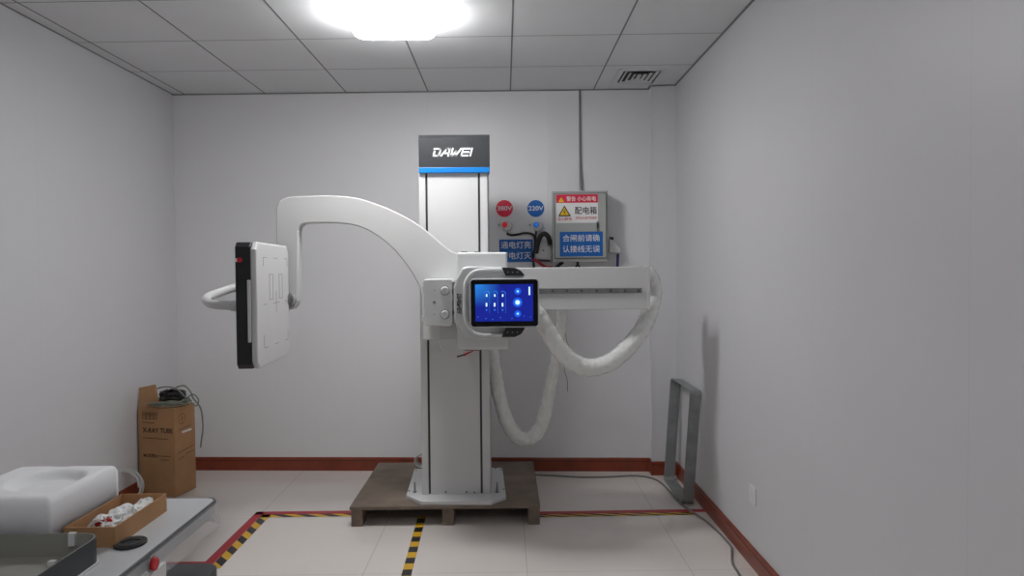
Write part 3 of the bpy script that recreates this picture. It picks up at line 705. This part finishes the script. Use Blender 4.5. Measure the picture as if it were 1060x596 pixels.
# electrical cabinet
CBD = .17
a, b_ = bl(571.5, 198, CBD), bl(629.6, 270.6, CBD)
t = wall_thing('electrical_cabinet', 600, 235, 'grey metal power cabinet with warning labels on the back wall', 'power cabinet')
g = G(FB); g.box(a.x, b_.x, -CBD, 0, b_.z, a.z, 'panelgrey', bev=.003); cab = g.build('cabinet_body', None, t)
ca_, cb2 = bl(574.2, 200.6, CBD+.01), bl(627.6, 266.6, CBD+.01)
g = G(FB); g.box(ca_.x-.004, cb2.x+.004, -CBD-.004, -CBD+.001, cb2.z-.004, ca_.z+.004, 'gap'); g.build('door_seal', None, cab)
g = G(FB); g.box(ca_.x, cb2.x, -CBD-.016, -CBD-.003, cb2.z, ca_.z, 'panelgrey', bev=.003); door = g.build('cabinet_door', None, t)
ky = -CBD-.016
def cl(x, y): return bl(x, y, CBD+.016)
k0, k1 = cl(617.4, 229), cl(619.8, 239)
g = G(FB); g.box(k0.x, k1.x, ky-.012, ky+.001, k1.z, k0.z, 'steel', bev=.003); g.box(k0.x+.003, k1.x-.003, ky-.0135, ky-.011, k1.z+.02, k0.z-.015, 'black'); g.build('door_lock', None, door)
# warning label
a, b_ = cl(575.6, 201.4), cl(619, 230.4)
g = G(FB); g.box(a.x, b_.x, ky-.0015, ky+.0002, b_.z, a.z, 'signwhite'); lab = g.build('warning_label', None, t)
zz = cl(600, 209.8).z
g = G(FB); g.box(a.x, b_.x, ky-.0022, ky-.001, zz, a.z, 'signred'); g.build('red_header', None, lab)
def tri(g, x, y, h, m, d): 
    c = cl(x, y); k = FPX/YB; hh = h/k
    g.prism([(c.x-hh*.577, c.z-hh/2), (c.x+hh*.577, c.z-hh/2), (c.x, c.z+hh/2)], ky-d, ky-d+.0006, 'Y', m)
g = G(FB); tri(g, 580.9, 206.6, 5.0, 'signyellow', .0032); g.build('small_triangle', None, lab)
g = G(FB); tri(g, 584.3, 218.2, 11.0, 'signblack', .0024); tri(g, 584.3, 218.6, 7.8, 'signyellow', .0032)
c_ = cl(584.3, 219.0); g.strokes([[(c_.x+.006, c_.z+.018), (c_.x-.006, c_.z), (c_.x+.006, c_.z), (c_.x-.003, c_.z-.018)]], .004, lambda u, v, d: (u, ky-.0034-d, v), th=.0004, m='signblack'); g.build('hazard_triangle', None, lab)
def ctext(s_, x, y, size, m, par, d=.0026, bold=.0012, name='lettering', sx=1.0):
    c = cl(x, y); return text(s_, size, FB @ Matrix.Translation((c.x, ky-d, c.z)), m, name, par, bold=bold, sx=sx, th=.0003)
ctext('警告 小心有电', 601.6, 206.0, .0355, 'signwhite', lab, sx=.93, bold=.0004)
ctext('配电箱', 606.4, 218.4, .056, 'signblack', lab, bold=.0005, sx=.93)
ctext('当心触电', 584.4, 226.8, .0255, 'textred', lab, bold=.0002)
ctext('非专业人员严禁操作', 606.6, 225.6, .0180, 'textred', lab, bold=.0001, sx=.93)
a, b_ = cl(579.4, 240), cl(624, 265)
g = G(FB); g.box(a.x, b_.x, ky-.0015, ky+.0002, b_.z, a.z, 'signblue'); l2 = g.build('notice_label', None, t)
ctext('合闸前请确', 601.6, 246.9, .0525, 'signwhite', l2, bold=.0004)
ctext('认接线无误', 601.6, 258.2, .0525, 'signwhite', l2, bold=.0004)
# grey conduit dropping from the ceiling beside the trunking
ct, cbm = bl(600.2, 93.8, .02), bl(602.2, 197, .02)
g = G(FB); g.tube([(ct.x, -.010, 2.772), ((ct.x+cbm.x)/2-.003, -.010, 2.3), (cbm.x, -.010, cbm.z+.08), (cbm.x, -.03, cbm.z)], .0075, 'cablegrey', n=10)
solo(g.build('conduit'), 'thin grey conduit from the ceiling down to the power cabinet', 'conduit')
# industrial socket left of the cabinet
def wall_box(name, poly, y0, y1, m, label, cat):
    pass
t = wall_thing('industrial_socket', 563, 259, 'white angled industrial socket against the left side of the power cabinet', 'power socket')
def bx(x, y, off): p = bl(x, y, off); return (p.x, p.z)
g = G(FB); g.prism([bx(559.5, 248.5, .09), bx(571, 248.5, .09), bx(571, 269, .09), bx(557, 268, .09), bx(554.5, 262.5, .09)], -.09, 0, 'Y', 'white2', bev=.006); g.build('socket_body', None, t)
a = bl(562.5, 259, .09); g = G(FB); g.cyl((a.x, -.092, a.z), (a.x, -.088, a.z), .006, m='dark', n=10); g.build('screw', None, t)
g = G(FB); p_ = bl(563, 269, .09); g.box(p_.x-.05, p_.x+.045, -.07, -.01, p_.z-.012, p_.z+.006, 'dark', bev=.003); g.build('cable_gland', None, t)
t = wall_thing('industrial_socket', 637, 255, 'white angled industrial socket against the right side of the power cabinet', 'power socket')
g = G(FB); g.prism([bx(630.6, 247.3, .09), bx(635.5, 248.6, .09), bx(641.5, 256.5, .09), bx(643, 260.5, .09), bx(640, 262, .09), bx(630.6, 261, .09)], -.09, 0, 'Y', 'white2', bev=.005); g.build('socket_body', None, t)
for xx in (631.8, 634):
    a = bl(xx, 247, .05); g = G(FB); g.cyl((a.x, -.05, a.z-.01), (a.x, -.05, a.z+.012), .007, m='black', n=10); g.build('cable_nipple', None, t)
a, b_ = bl(637, 261.8, .09), bl(643.5, 259.5, .09)
g = G(FB); g.cyl((a.x, -.05, a.z), (b_.x, -.05, b_.z), .014, m='white2', n=14); g.build('socket_lid', None, t)
def wcable(name, pts, r, m, label, off=.03, n=10):
    g = G(FB); P = []
    for q in pts:
        o_ = q[2] if len(q) > 2 else off
        p_ = bl(q[0], q[1], o_); P.append((p_.x, -o_, p_.z))
    g.tube(P, r, m, n=n)
    return solo(g.build(name), label, 'cable')
wcable('cable', [(524.5, 241.5, .02), (529, 243.3, .012), (536, 242.6, .012), (543, 241.2, .012), (550, 242, .012), (553.4, 245.5, .014), (553.6, 256, .014), (552, 266, .014), (552.6, 277, .014), (553, 290, .014)], .0085, 'cableblack', 'thin black cable looping from the red indicator lamp down beside the blue sign')
wcable('cable', [(555.2, 236.8, .02), (554.6, 243, .03), (554.2, 255, .03), (551.2, 265, .03), (553, 276, .03), (553.5, 290, .03)], .0065, 'cableblack', 'black cable dropping straight from the blue indicator lamp')
wcable('cable', [(554.6, 262, .11), (557, 251, .12), (559.8, 244, .12), (563.6, 241.8, .12), (567, 244.4, .12), (568.8, 249, .12), (569.5, 253, .11)], .018, 'cableblack', 'thick black cable looped over the left industrial socket')
wcable('cable', [(551, 267.8, .10), (556.5, 270.5, .10), (561, 274, .10), (566.5, 276.6, .10), (572, 276.4, .10)], .010, 'cablered', 'red cable curving below the left industrial socket')
wcable('cable', [(583, 271, .07), (579, 274, .07), (575, 277, .07), (568, 278, .07), (563, 281, .07)], .012, 'cableblack', 'black cable leaving the bottom of the power cabinet to the left')
wcable('cable', [(599, 271, .09), (597, 275, .09), (594.5, 279.5, .09), (592, 286, .09)], .0075, 'cableblack', 'black cable leaving the cabinet bottom, left one of the crossing pair')
wcable('cable', [(597, 271, .06), (599, 275, .06), (601.5, 279.5, .06), (604, 286, .06)], .0075, 'cableblack', 'black cable leaving the cabinet bottom, right one of the crossing pair')
wcable('cable', [(639.6, 261, .05), (639.4, 268, .05), (639, 276, .05), (638, 290, .04)], .010, 'cablepurple', 'violet cable hanging from the right industrial socket')

# ------------------------------------------------------------------ leaning metal frame at the right wall
nb, fb = atZ(719, 520.5), atZ(699, 497.5)
FL_y0, FL_y1 = 4.38, 4.90
FX = 1.095                                   # foot line
Hf, Dp = .715, .070
lean = math.asin((XR-.004-FX-Dp)/Hf) if XR-.004-FX-Dp > 0 else .04
FM = Matrix.Translation((FX, (FL_y0+FL_y1)/2, 0)) @ Matrix.Rotation(.00, 4, 'Z') @ Matrix.Rotation(lean, 4, 'Y')
FM.translation.z = Dp*math.sin(lean)+.0005
t = thing('metal_frame', (FX, (FL_y0+FL_y1)/2, 0), 0, 'grey galvanised rectangular frame leaning against the right wall', 'metal frame')
hw = (FL_y1-FL_y0)/2
def ringprism(g, out, inn, d0, d1, m):
    n = len(out); V = []
    for d in (d0, d1):
        V += [(d, a, b_) for a, b_ in out]+[(d, a, b_) for a, b_ in inn]
    F = []
    for k in range(n):
        k2 = (k+1) % n
        F += [(k, k2, n+k2, n+k), (2*n+k, 2*n+k2, 3*n+k2, 3*n+k), (k, k2, 2*n+k2, 2*n+k), (n+k, n+k2, 3*n+k2, 3*n+k)]
    g.mesh(V, F, m)
g = G(FM); ringprism(g, rrect(-hw, hw, 0, Hf, .035), rrect(-hw+.004, hw-.004, .004, Hf-.004, .031), 0, Dp, 'galv'); g.build('outer_band', None, t)
g = G(FM); ringprism(g, rrect(-hw+.002, hw-.002, .002, Hf-.002, .033), rrect(-hw+.022, hw-.022, .022, Hf-.022, .02), Dp-.004, Dp-.0005, 'galv'); g.build('rear_flange', None, t)
for yy_, zz_ in ((-hw+.02, Hf*.35), (hw-.02, Hf*.35), (-hw+.02, Hf*.85), (hw-.02, Hf*.85)):
    g = G(FM); g.cyl((.035, yy_-math.copysign(.0185, -yy_), zz_), (.035, yy_-math.copysign(.0215, -yy_), zz_), .006, m='steel', n=10); g.build('rivet', None, t)

# floor cable on the right
fc = [(548, 491), (575, 492.2), (600, 493.6), (630, 493.4), (655, 492.2), (672, 494), (683, 498.5), (692, 507), (702, 518.5), (712, 526.5), (722, 533), (733, 541), (745, 552), (752, 559.5), (757, 566), (757.5, 574), (758.5, 583), (764, 592), (770, 602)]
g = G(); g.tube([atZ(x, y, .0065) for x, y in fc], .0062, 'cablegrey', n=8)
solo(g.build('cable'), 'long grey cable lying on the floor from the pallet to the right wall', 'cable')

# ------------------------------------------------------------------ tall cardboard box in the left corner
P0 = atZ(182, 515.2); Pr = atZ(201.5, 505.0); Pl = atZ(141.5, 513.0)
e1 = Vector((Pr.x-P0.x, Pr.y-P0.y, 0)); e0 = Vector((Pl.x-P0.x, Pl.y-P0.y, 0))
rz = math.atan2(-e0.y, -e0.x)
Wd = e0.length; Dpt = max(.22, e1.length)
BH = atY(181, 423, P0.y).z
BF = frame_at((P0.x, P0.y, 0), rz)           # local x to the right, origin at the near right corner
# keep the box off the left wall
lx = (BF @ Vector((-Wd, 0, 0))).x; lx2 = (BF @ Vector((-Wd, Dpt, 0))).x
short = XL+.0135-min(lx, lx2)
if short > 0: Wd -= short
t = thing('cardboard_box', BF @ Vector((-Wd/2, Dpt/2, 0)), rz, 'tall brown cardboard box printed X-RAY TUBE in the left corner', 'cardboard box')
g = G(BF); g.box(-Wd, 0, 0, Dpt, 0, BH, 'card', bev=.004); bx_ = g.build('carton', None, t)
g = G(BF @ Matrix.Translation((-Wd, 0, 0)));
FLH = .145
g.prism([(.0, BH-.003), (.155, BH-.003), (.125, BH+FLH+.01), (.004, BH+FLH-.015)], .012, .018, 'Y', 'cardin'); g.build('open_flap', None, t)
def bt(s_, u, z, size, name='printed_lettering', bold=.0, sx=1.0, m='ink', align='LEFT'):
    return text(s_, size, BF @ Matrix.Translation((-Wd+u, -.0006, z)), m, name, t, bold=bold, sx=sx, align=align, th=.0004)
bt('X-RAY TUBE', .035, BH-.148, .043, bold=.0010, sx=.92)
bt('MODEL:', .035, BH-.315, .030, bold=.0005, sx=.95)
g = G(BF)
pl_ = lambda u, v, d: (u-Wd, -.0008-d, v)
g.strokes([[(.13, BH-.315), (.235, BH-.315)], [(.165, BH-.340), (.22, BH-.340)], [(.035, BH-.198), (.22, BH-.202)], [(.035, BH-.095), (.12, BH-.098)]], .004, pl_, th=.0003, m='ink')
for k in range(4):
    x_ = .035+.028*k
    g.strokes([[(x_, BH-.03), (x_+.022, BH-.03), (x_+.022, BH-.072), (x_, BH-.072), (x_, BH-.03)]], .003, pl_, th=.0003, m='ink')
    g.strokes([[(x_+.011, BH-.038), (x_+.011, BH-.062)], [(x_+.006, BH-.045+.004*(k % 2)), (x_+.016, BH-.045+.004*(k % 2))]], .003, pl_, th=.0003, m='ink')
g.build('printed_symbols', None, t)
g = G(BF)
pr_ = lambda u, v, d: (.0006+d, u, v)
g.strokes([[(Dpt*.35+.035*math.cos(a_), BH-.08+.035*math.sin(a_)) for a_ in [k*math.pi/5 for k in range(11)]], [(Dpt*.28, BH-.09), (Dpt*.42, BH-.075)], [(Dpt*.35, BH-.11), (Dpt*.35, BH-.05)]], .003, pr_, th=.0003, m='ink')
g.strokes([[(Dpt*.2, BH-.150), (Dpt*.75, BH-.142)], [(Dpt*.15, BH-.30), (Dpt*.9, BH-.285)], [(Dpt*.5, BH-.325), (Dpt*.9, BH-.32)], [(Dpt*.15, BH-.345), (Dpt*.45, BH-.335)]], .004, pr_, th=.0003, m='ink')
g.build('side_print', None, t)
g = G(BF); g.box(-.002, .002, Dpt*.35, Dpt*.8, BH-.178, BH-.165, 'signwhite'); g.build('torn_patch', None, t)
# coils on top of the box
tc_ = BF @ Vector((-Wd*.42, Dpt*.45, BH))
def coil(cx_, cy_, z0, r0, turns, r, m, g, sq=.7, jit=.012, rise=.0, seed=1):
    rnd = random.Random(seed); pts = []
    for k in range(int(turns*12)):
        a_ = k/12*2*math.pi; rr = r0*(1+rnd.uniform(-1, 1)*jit*6)
        pts.append((cx_+rr*math.cos(a_), cy_+rr*sq*math.sin(a_), z0+r+rise*k/12+abs(rnd.uniform(0, 1))*jit))
    g.tube(pts, r, m, n=7, step=3); return pts
g = G(); coil(tc_.x+.03, tc_.y, BH+.040, .075, 7, .0055, 'cableblack', g, sq=.8, jit=.02, rise=.006, seed=3); coil(tc_.x+.03, tc_.y, BH+.043, .045, 5, .0055, 'cableblack', g, sq=.8, jit=.02, rise=.009, seed=5)
solo(g.build('cable_coil'), 'tangled coil of black cable on top of the tall cardboard box', 'cable coil')
g = G(); coil(tc_.x+.01, tc_.y-.01, BH, .125, 6, .0052, 'cablegreen', g, sq=.8, jit=.022, rise=.004, seed=8)
cc = [(tc_.x+.12, tc_.y, BH+.01)]+[tuple(atY(x, y, P0.y+.10)) for x, y in ((180, 404), (190, 399), (197, 405), (200, 412), (207, 421), (209.5, 432), (210, 445), (208.5, 455), (207.6, 463))]
g.tube([Vector(p) for p in cc], .0052, 'cablegreen', n=7)
cc = [tuple(atY(x, y, P0.y+.06)) for x, y in ((150, 412), (157, 405), (166, 401), (176, 400.5), (184, 403), (190, 409), (197, 415.5), (203, 420), (205.5, 414), (200, 408), (192, 413), (186, 419))]
g.tube([Vector(p) for p in cc], .0045, 'cablegreen', n=7)
solo(g.build('cable_coil'), 'loose loops of grey-green cable on the tall cardboard box, one end hanging', 'cable coil')
# loops of pale cable on the floor left of the box
pa = atZ(140, 512)
g = G()
yc_ = P0.y-.10
pts = []
for k in range(40):
    a_ = k/12*2*math.pi; rr = .105+.004*math.sin(k*1.3)
    pts.append((pa.x+.03+rr*math.cos(a_), yc_-.04+.0016*k, .115+rr*math.sin(a_)))
g.tube(pts, .0055, 'cablewhite', n=8, step=3)
solo(g.build('cable_coil'), 'coil of white cable on the floor in front of the tall cardboard box', 'cable coil')

# ------------------------------------------------------------------ white table at the lower left with its things
TT = .70
TX1 = atZ(213, 524, TT).x; TYf = atZ(190, 515.5, TT).y
TX0, TYn = TX1-.72, .55
t = thing('mobile_table', ((TX0+TX1)/2, (TYn+TYf)/2, 0), 0, 'long white-topped table with a film-wrapped grey edge at the lower left', 'table')
def tabpoly(e_, r_=.035): return rrect(TX0-e_, TX1+e_, TYn-e_, TYf+e_, r_)
g = G(); g.prism(tabpoly(0), TT-.018, TT, 'Z', 'tabletop', bev=.003); g.build('table_top', None, t)
g = G(); g.prism(tabpoly(.007), TT-.015, TT-.002, 'Z', 'edge', bev=.003); g.build('edge_strip', None, t)
g = G(); g.prism(tabpoly(-.002), TT-.058, TT-.019, 'Z', 'tabletop', bev=.003); g.build('side_rail', None, t)
# clear film draped round the edge
out_ = tabpoly(.010, .04); V = []; F = []; n = len(out_)
dense = []
for k in range(n):
    a_, b_ = Vector(out_[k]), Vector(out_[(k+1) % n]); m2 = max(1, int((b_-a_).length/.02))
    for j in range(m2): dense.append(a_.lerp(b_, j/m2))
cen = Vector(((TX0+TX1)/2, (TYn+TYf)/2)); nl = 5
for j in range(nl):
    for k, p_ in enumerate(dense):
        d_ = (p_-cen).normalized(); wv = .010*noise.noise(Vector((p_.x*18, p_.y*18, j*1.7)))*j/2
        zz_ = TT-.002-j*.022-(.010*noise.noise(Vector((p_.x*9, p_.y*9, 3))) if j == nl-1 else 0)
        q = p_+d_*(wv+.003*j*.5+.0035); V.append((q.x, q.y, zz_))
nd = len(dense)
for j in range(nl-1):
    for k in range(nd): F.append((j*nd+k, j*nd+(k+1) % nd, (j+1)*nd+(k+1) % nd, (j+1)*nd+k))
g = G(); g.mesh(V, F, 'film', True); g.build('clear_wrap', None, t)
# under-frame
for px_ in (TX0+.16, TX1-.16):
    for py_ in (TYn+.10, TYf-.48):
        g = G(); g.box(px_-.025, px_+.025, py_-.025, py_+.025, .06, TT-.057, 'white2', bev=.004); lg = g.build('leg', None, t)
        g = G(); g.cyl((px_-.012, py_, .035), (px_+.012, py_, .035), .035, m='black', n=20, bev=.004); g.box(px_-.02, px_+.02, py_-.02, py_+.02, .035, .062, 'steel'); g.build('caster', None, lg)
sa = atY(171, 589, TYf-.02)
bb0 = atY(170, 590.3, TYf-.05); bb1 = atY(222, 590.3, TYf-.05)
g = G(); g.prism(rrect(TX0+.12, bb1.x-.0, TYf-.55, TYf-.05+.06, .05), bb0.z-.05, bb0.z, 'Z', 'dark', bev=.006); g.build('lower_shelf', None, t)
a = atX(161.5, 583.5, TX1+.034)
g = G(); g.box(TX1-.01, TX1+.022, a.y-.030, a.y+.085, TT-.145, TT-.050, 'white2', bev=.004); bk = g.build('switch_bracket', None, t)
g = G(); g.cyl((TX1+.021, a.y, a.z), (TX1+.026, a.y, a.z), .023, m='steel', n=24); g.cyl((TX1+.025, a.y, a.z), (TX1+.036, a.y, a.z), .018, m='red', n=24, bev=.003); g.build('red_switch', None, bk)

# foam block with a round recess
fx1 = -1.262; fy1 = atY(121.8, 480, 2.30).y
FZ = atY(121.8, 480.3, 2.30).z; fx1 = atY(121.8, 480.3, 2.30).x
fx0, fy0 = atY(21, 483, 2.30).x, 1.955
b3 = bmesh.new()
nx, ny = 60, 60; grid = {}
ccx, ccy, rr_ = atZ(48, 496, FZ).x, atZ(48, 496, FZ).y, .105
for i in range(nx+1):
    for j in range(ny+1):
        x_, y_ = fx0+(fx1-fx0)*i/nx, fy0+(fy1-fy0)*j/ny
        r_ = math.hypot((x_-ccx), (y_-ccy)*.9); k = min(1, max(0, (rr_-r_)/.03)); k = k*k*(3-2*k)
        ed = min(x_-fx0, fx1-x_, y_-fy0, fy1-y_); RR = .022; dz_ = -(RR-math.sqrt(max(0, RR*RR-(RR-min(ed, RR))**2)))
        grid[i, j] = b3.verts.new((x_, y_, FZ-.027*k+dz_+.0015*noise.noise(Vector((x_*20, y_*20, 0)))))
for i in range(nx):
    for j in range(ny): b3.faces.new((grid[i, j], grid[i+1, j], grid[i+1, j+1], grid[i, j+1]))
loop = [grid[i, 0] for i in range(nx+1)]+[grid[nx, j] for j in range(1, ny+1)]+[grid[i, ny] for i in range(nx-1, -1, -1)]+[grid[0, j] for j in range(ny-1, 0, -1)]
low = [b3.verts.new((v.co.x, v.co.y, TT+.0002)) for v in loop]
for k in range(len(loop)): b3.faces.new((loop[k-1], loop[k], low[k], low[k-1]))
b3.faces.new(low)
bmesh.ops.recalc_face_normals(b3, faces=b3.faces)
g = G(); g.merge(b3, 'foam', True)
solo(g.build('foam_block'), 'white foam packing block with a round dip on top, on the table', 'foam block')

# cardboard tray with connectors
ta, tb = atZ(113, 566.7, TT), atZ(178.5, 528.6, TT)
tx1 = (ta.x+tb.x)/2; tyn, tyf = ta.y, tb.y
rim = TT+.058
tx0 = tx1-.146
if tx0 < fx1+.003 and tyn < fy1: tx0 = fx1+.003
t = thing('cardboard_tray', ((tx0+tx1)/2, (tyn+tyf)/2, TT), 0, 'shallow open brown cardboard tray of small parts on the table', 'tray')
th_ = .004
g = G(); g.box(tx0, tx1, tyn, tyf, TT, TT+.004, 'cardin'); g.build('tray_bottom', None, t)
for q in ((tx0, tx0+th_, tyn, tyf), (tx1-th_, tx1, tyn, tyf), (tx0+th_, tx1-th_, tyn, tyn+th_), (tx0+th_, tx1-th_, tyf-th_, tyf)):
    g = G(); g.box(*q, TT+.0035, rim, 'card', bev=.0008); g.build('tray_wall', None, t)
def bag(x_, y_, z_, sc, m, seed, name, label, cat, group):
    rnd = random.Random(seed); b_ = bmesh.new(); bmesh.ops.create_icosphere(b_, subdivisions=3, radius=1)
    for v in b_.verts:
        nn = noise.noise(v.co*2.3+Vector((seed, 0, 0))); n3 = noise.noise(v.co*5+Vector((0, seed, 0)))
        v.co = v.co*(1+.35*nn+.18*n3); v.co = Vector((v.co.x*sc[0], v.co.y*sc[1], v.co.z*sc[2]))
    mz = min(v.co.z for v in b_.verts)
    for v in b_.verts: v.co += Vector((x_, y_, z_-mz))
    g = G(); g.merge(b_, m, False); return solo(g.build(name), label, cat, group)
cxm = (tx0+tx1)/2; base = TT+.0042
bags = [(.010, .055, (.022, .028, .015)), (-.025, .095, (.024, .028, .016)), (.028, .115, (.022, .025, .015)), (-.012, .150, (.025, .026, .018)), (.030, .175, (.022, .028, .019)), (-.015, .205, (.024, .026, .017)), (.025, .235, (.026, .026, .02))]
bl_labels = ['small clear bag of white fittings at the near end of the cardboard tray', 'small clear bag of fittings by the left wall of the tray, nearest the foam', 'small clear bag of fittings by the right wall of the tray, near half', 'small clear bag of fittings in the middle of the cardboard tray', 'small clear bag of fittings by the right wall of the tray, far half', 'small clear bag of fittings toward the far end of the tray, left side', 'crumpled clear bag of fittings at the far right corner of the tray']
bags = [(a_*1.2, b_*1.0, (c_[0]*1.15, c_[1]*1.15, c_[2]*1.35)) for a_, b_, c_ in bags]
for k, (dx_, dy_, sc) in enumerate(bags):
    bag(cxm+dx_, tyn+.03+dy_*.95, base, sc, 'foam' if k % 2 else 'wrap', k+2, 'parts_bag', bl_labels[k], 'bag', 'small bags of fittings in the cardboard tray')
rx, ry = cxm-.004, tyn+.085
for k in range(3):
    g = G(); a_ = k*1.1; c_ = (rx+.013*(k-1), ry+.006*(k % 2), base+.034+.004*k)
    g.cyl((c_[0]-.012*math.cos(a_), c_[1]-.012*math.sin(a_), c_[2]), (c_[0]+.012*math.cos(a_), c_[1]+.012*math.sin(a_), c_[2]+.004), .008, .006, m='red', n=12)
    g.cyl((c_[0]+.010*math.cos(a_), c_[1]+.010*math.sin(a_), c_[2]+.004), (c_[0]+.018*math.cos(a_), c_[1]+.018*math.sin(a_), c_[2]+.006), .0045, m='black', n=10)
    solo(g.build('plug'), 'small red plug lying at the near end of the cardboard tray', 'plug', 'red plugs in the cardboard tray')
g = G(); g.tube([(cxm-.05, tyn+.05, base+.022), (cxm-.02, tyn+.075, base+.045), (cxm+.01, tyn+.07, base+.035), (cxm+.005, tyn+.065, base+.062)], .0025, 'cablewhite', n=8)
g.tube([(cxm-.055, tyn+.055, base+.01), (cxm-.04, tyn+.09, base+.04), (cxm, tyn+.10, base+.038)], .0025, 'cablewhite', n=8)
solo(g.build('cable_tie'), 'curled white cable tie standing up from the cardboard tray', 'cable tie')

# black oval cap on the table
dc = atZ(135, 563.2, TT); dl, dr = atZ(119.3, 563.5, TT), atZ(151.2, 562.5, TT)
ra_ = (dr.x-dl.x)/2; rb_ = (atZ(135, 556.8, TT).y-atZ(135, 569.6, TT).y)/2
g = G()
def ell(k_, z0_, z1_, m):
    g.prism([(dc.x+ra_*k_*math.cos(a_), dc.y+rb_*k_*math.sin(a_)) for a_ in [2*math.pi*q/40 for q in range(40)]], z0_, z1_, 'Z', m, bev=.0012)
t = thing('black_cap', (dc.x, dc.y, TT), 0, 'flat black oval plastic cap on the table beside the cardboard tray', 'cap')
ell(1, TT, TT+.008, 'black'); g.build('rim', None, t)
g = G(); ell(.80, TT+.0075, TT+.0095, 'gap'); g.build('centre_panel', None, t)
g = G(); g.tube([(dc.x-ra_*.5, dc.y-.012, TT+.010), (dc.x, dc.y+.002, TT+.0145), (dc.x+ra_*.6, dc.y+.010, TT+.010)], .0025, 'black', n=8); g.build('grip_rib', None, t)

# open dark-sided case in the near corner
qa = atZ(98, 580.8, TT); qx1, qy1 = qa.x+.020, qa.y+.012; qh = atY(97, 551.3, qy1).z
qx0, qy0 = TX0+.02, .75
t = thing('open_case', ((qx0+qx1)/2, (qy0+qy1)/2, TT), 0, 'open shallow case with dark sides and pale inside on the table front', 'case')
def ringz(g, e0_, e1_, z0_, z1_, m, r0=.05):
    o_, i_ = rrect(qx0+e0_, qx1-e0_, qy0+e0_, qy1-e0_, r0, 8), rrect(qx0+e1_, qx1-e1_, qy0+e1_, qy1-e1_, max(.002, r0-(e1_-e0_)), 8)
    n = len(o_); V = [(x, y, z) for z in (z0_, z1_) for L in (o_, i_) for x, y in L]; F = []
    for k in range(n):
        k2 = (k+1) % n; F += [(k, k2, n+k2, n+k), (2*n+k, 2*n+k2, 3*n+k2, 3*n+k), (k, k2, 2*n+k2, 2*n+k), (n+k, n+k2, 3*n+k2, 3*n+k)]
    g.mesh(V, F, m)
g = G(); ringz(g, 0, .002, TT+.008, qh, 'dark'); g.build('outer_side', None, t)
g = G(); ringz(g, .0021, .004, TT+.008, qh+.0006, 'beige'); g.build('inner_lining', None, t)
g = G(); g.prism(rrect(qx0-.004, qx1+.004, qy0-.004, qy1+.004, .05), TT, TT+.008, 'Z', 'white2'); g.build('bottom_plate', None, t)
g = G(); g.prism(rrect(qx0+.005, qx1-.005, qy0+.005, qy1-.005, .04), TT+.008, TT+.011, 'Z', 'beige'); g.build('inner_floor', None, t)
a = atY(75, 556, qy1-.006)
g = G(); g.box(a.x-.008, a.x+.010, qy1-.014, qy1-.003, a.z-.022, a.z+.014, 'white2', bev=.001); g.build('corner_tab', None, t)
a = atY(55, 576, qy1-.06)
g = G(); g.box(a.x-.010, a.x+.008, qy1-.070, qy1-.055, TT+.011, TT+.024, 'white2', bev=.001); g.build('corner_tab', None, t)
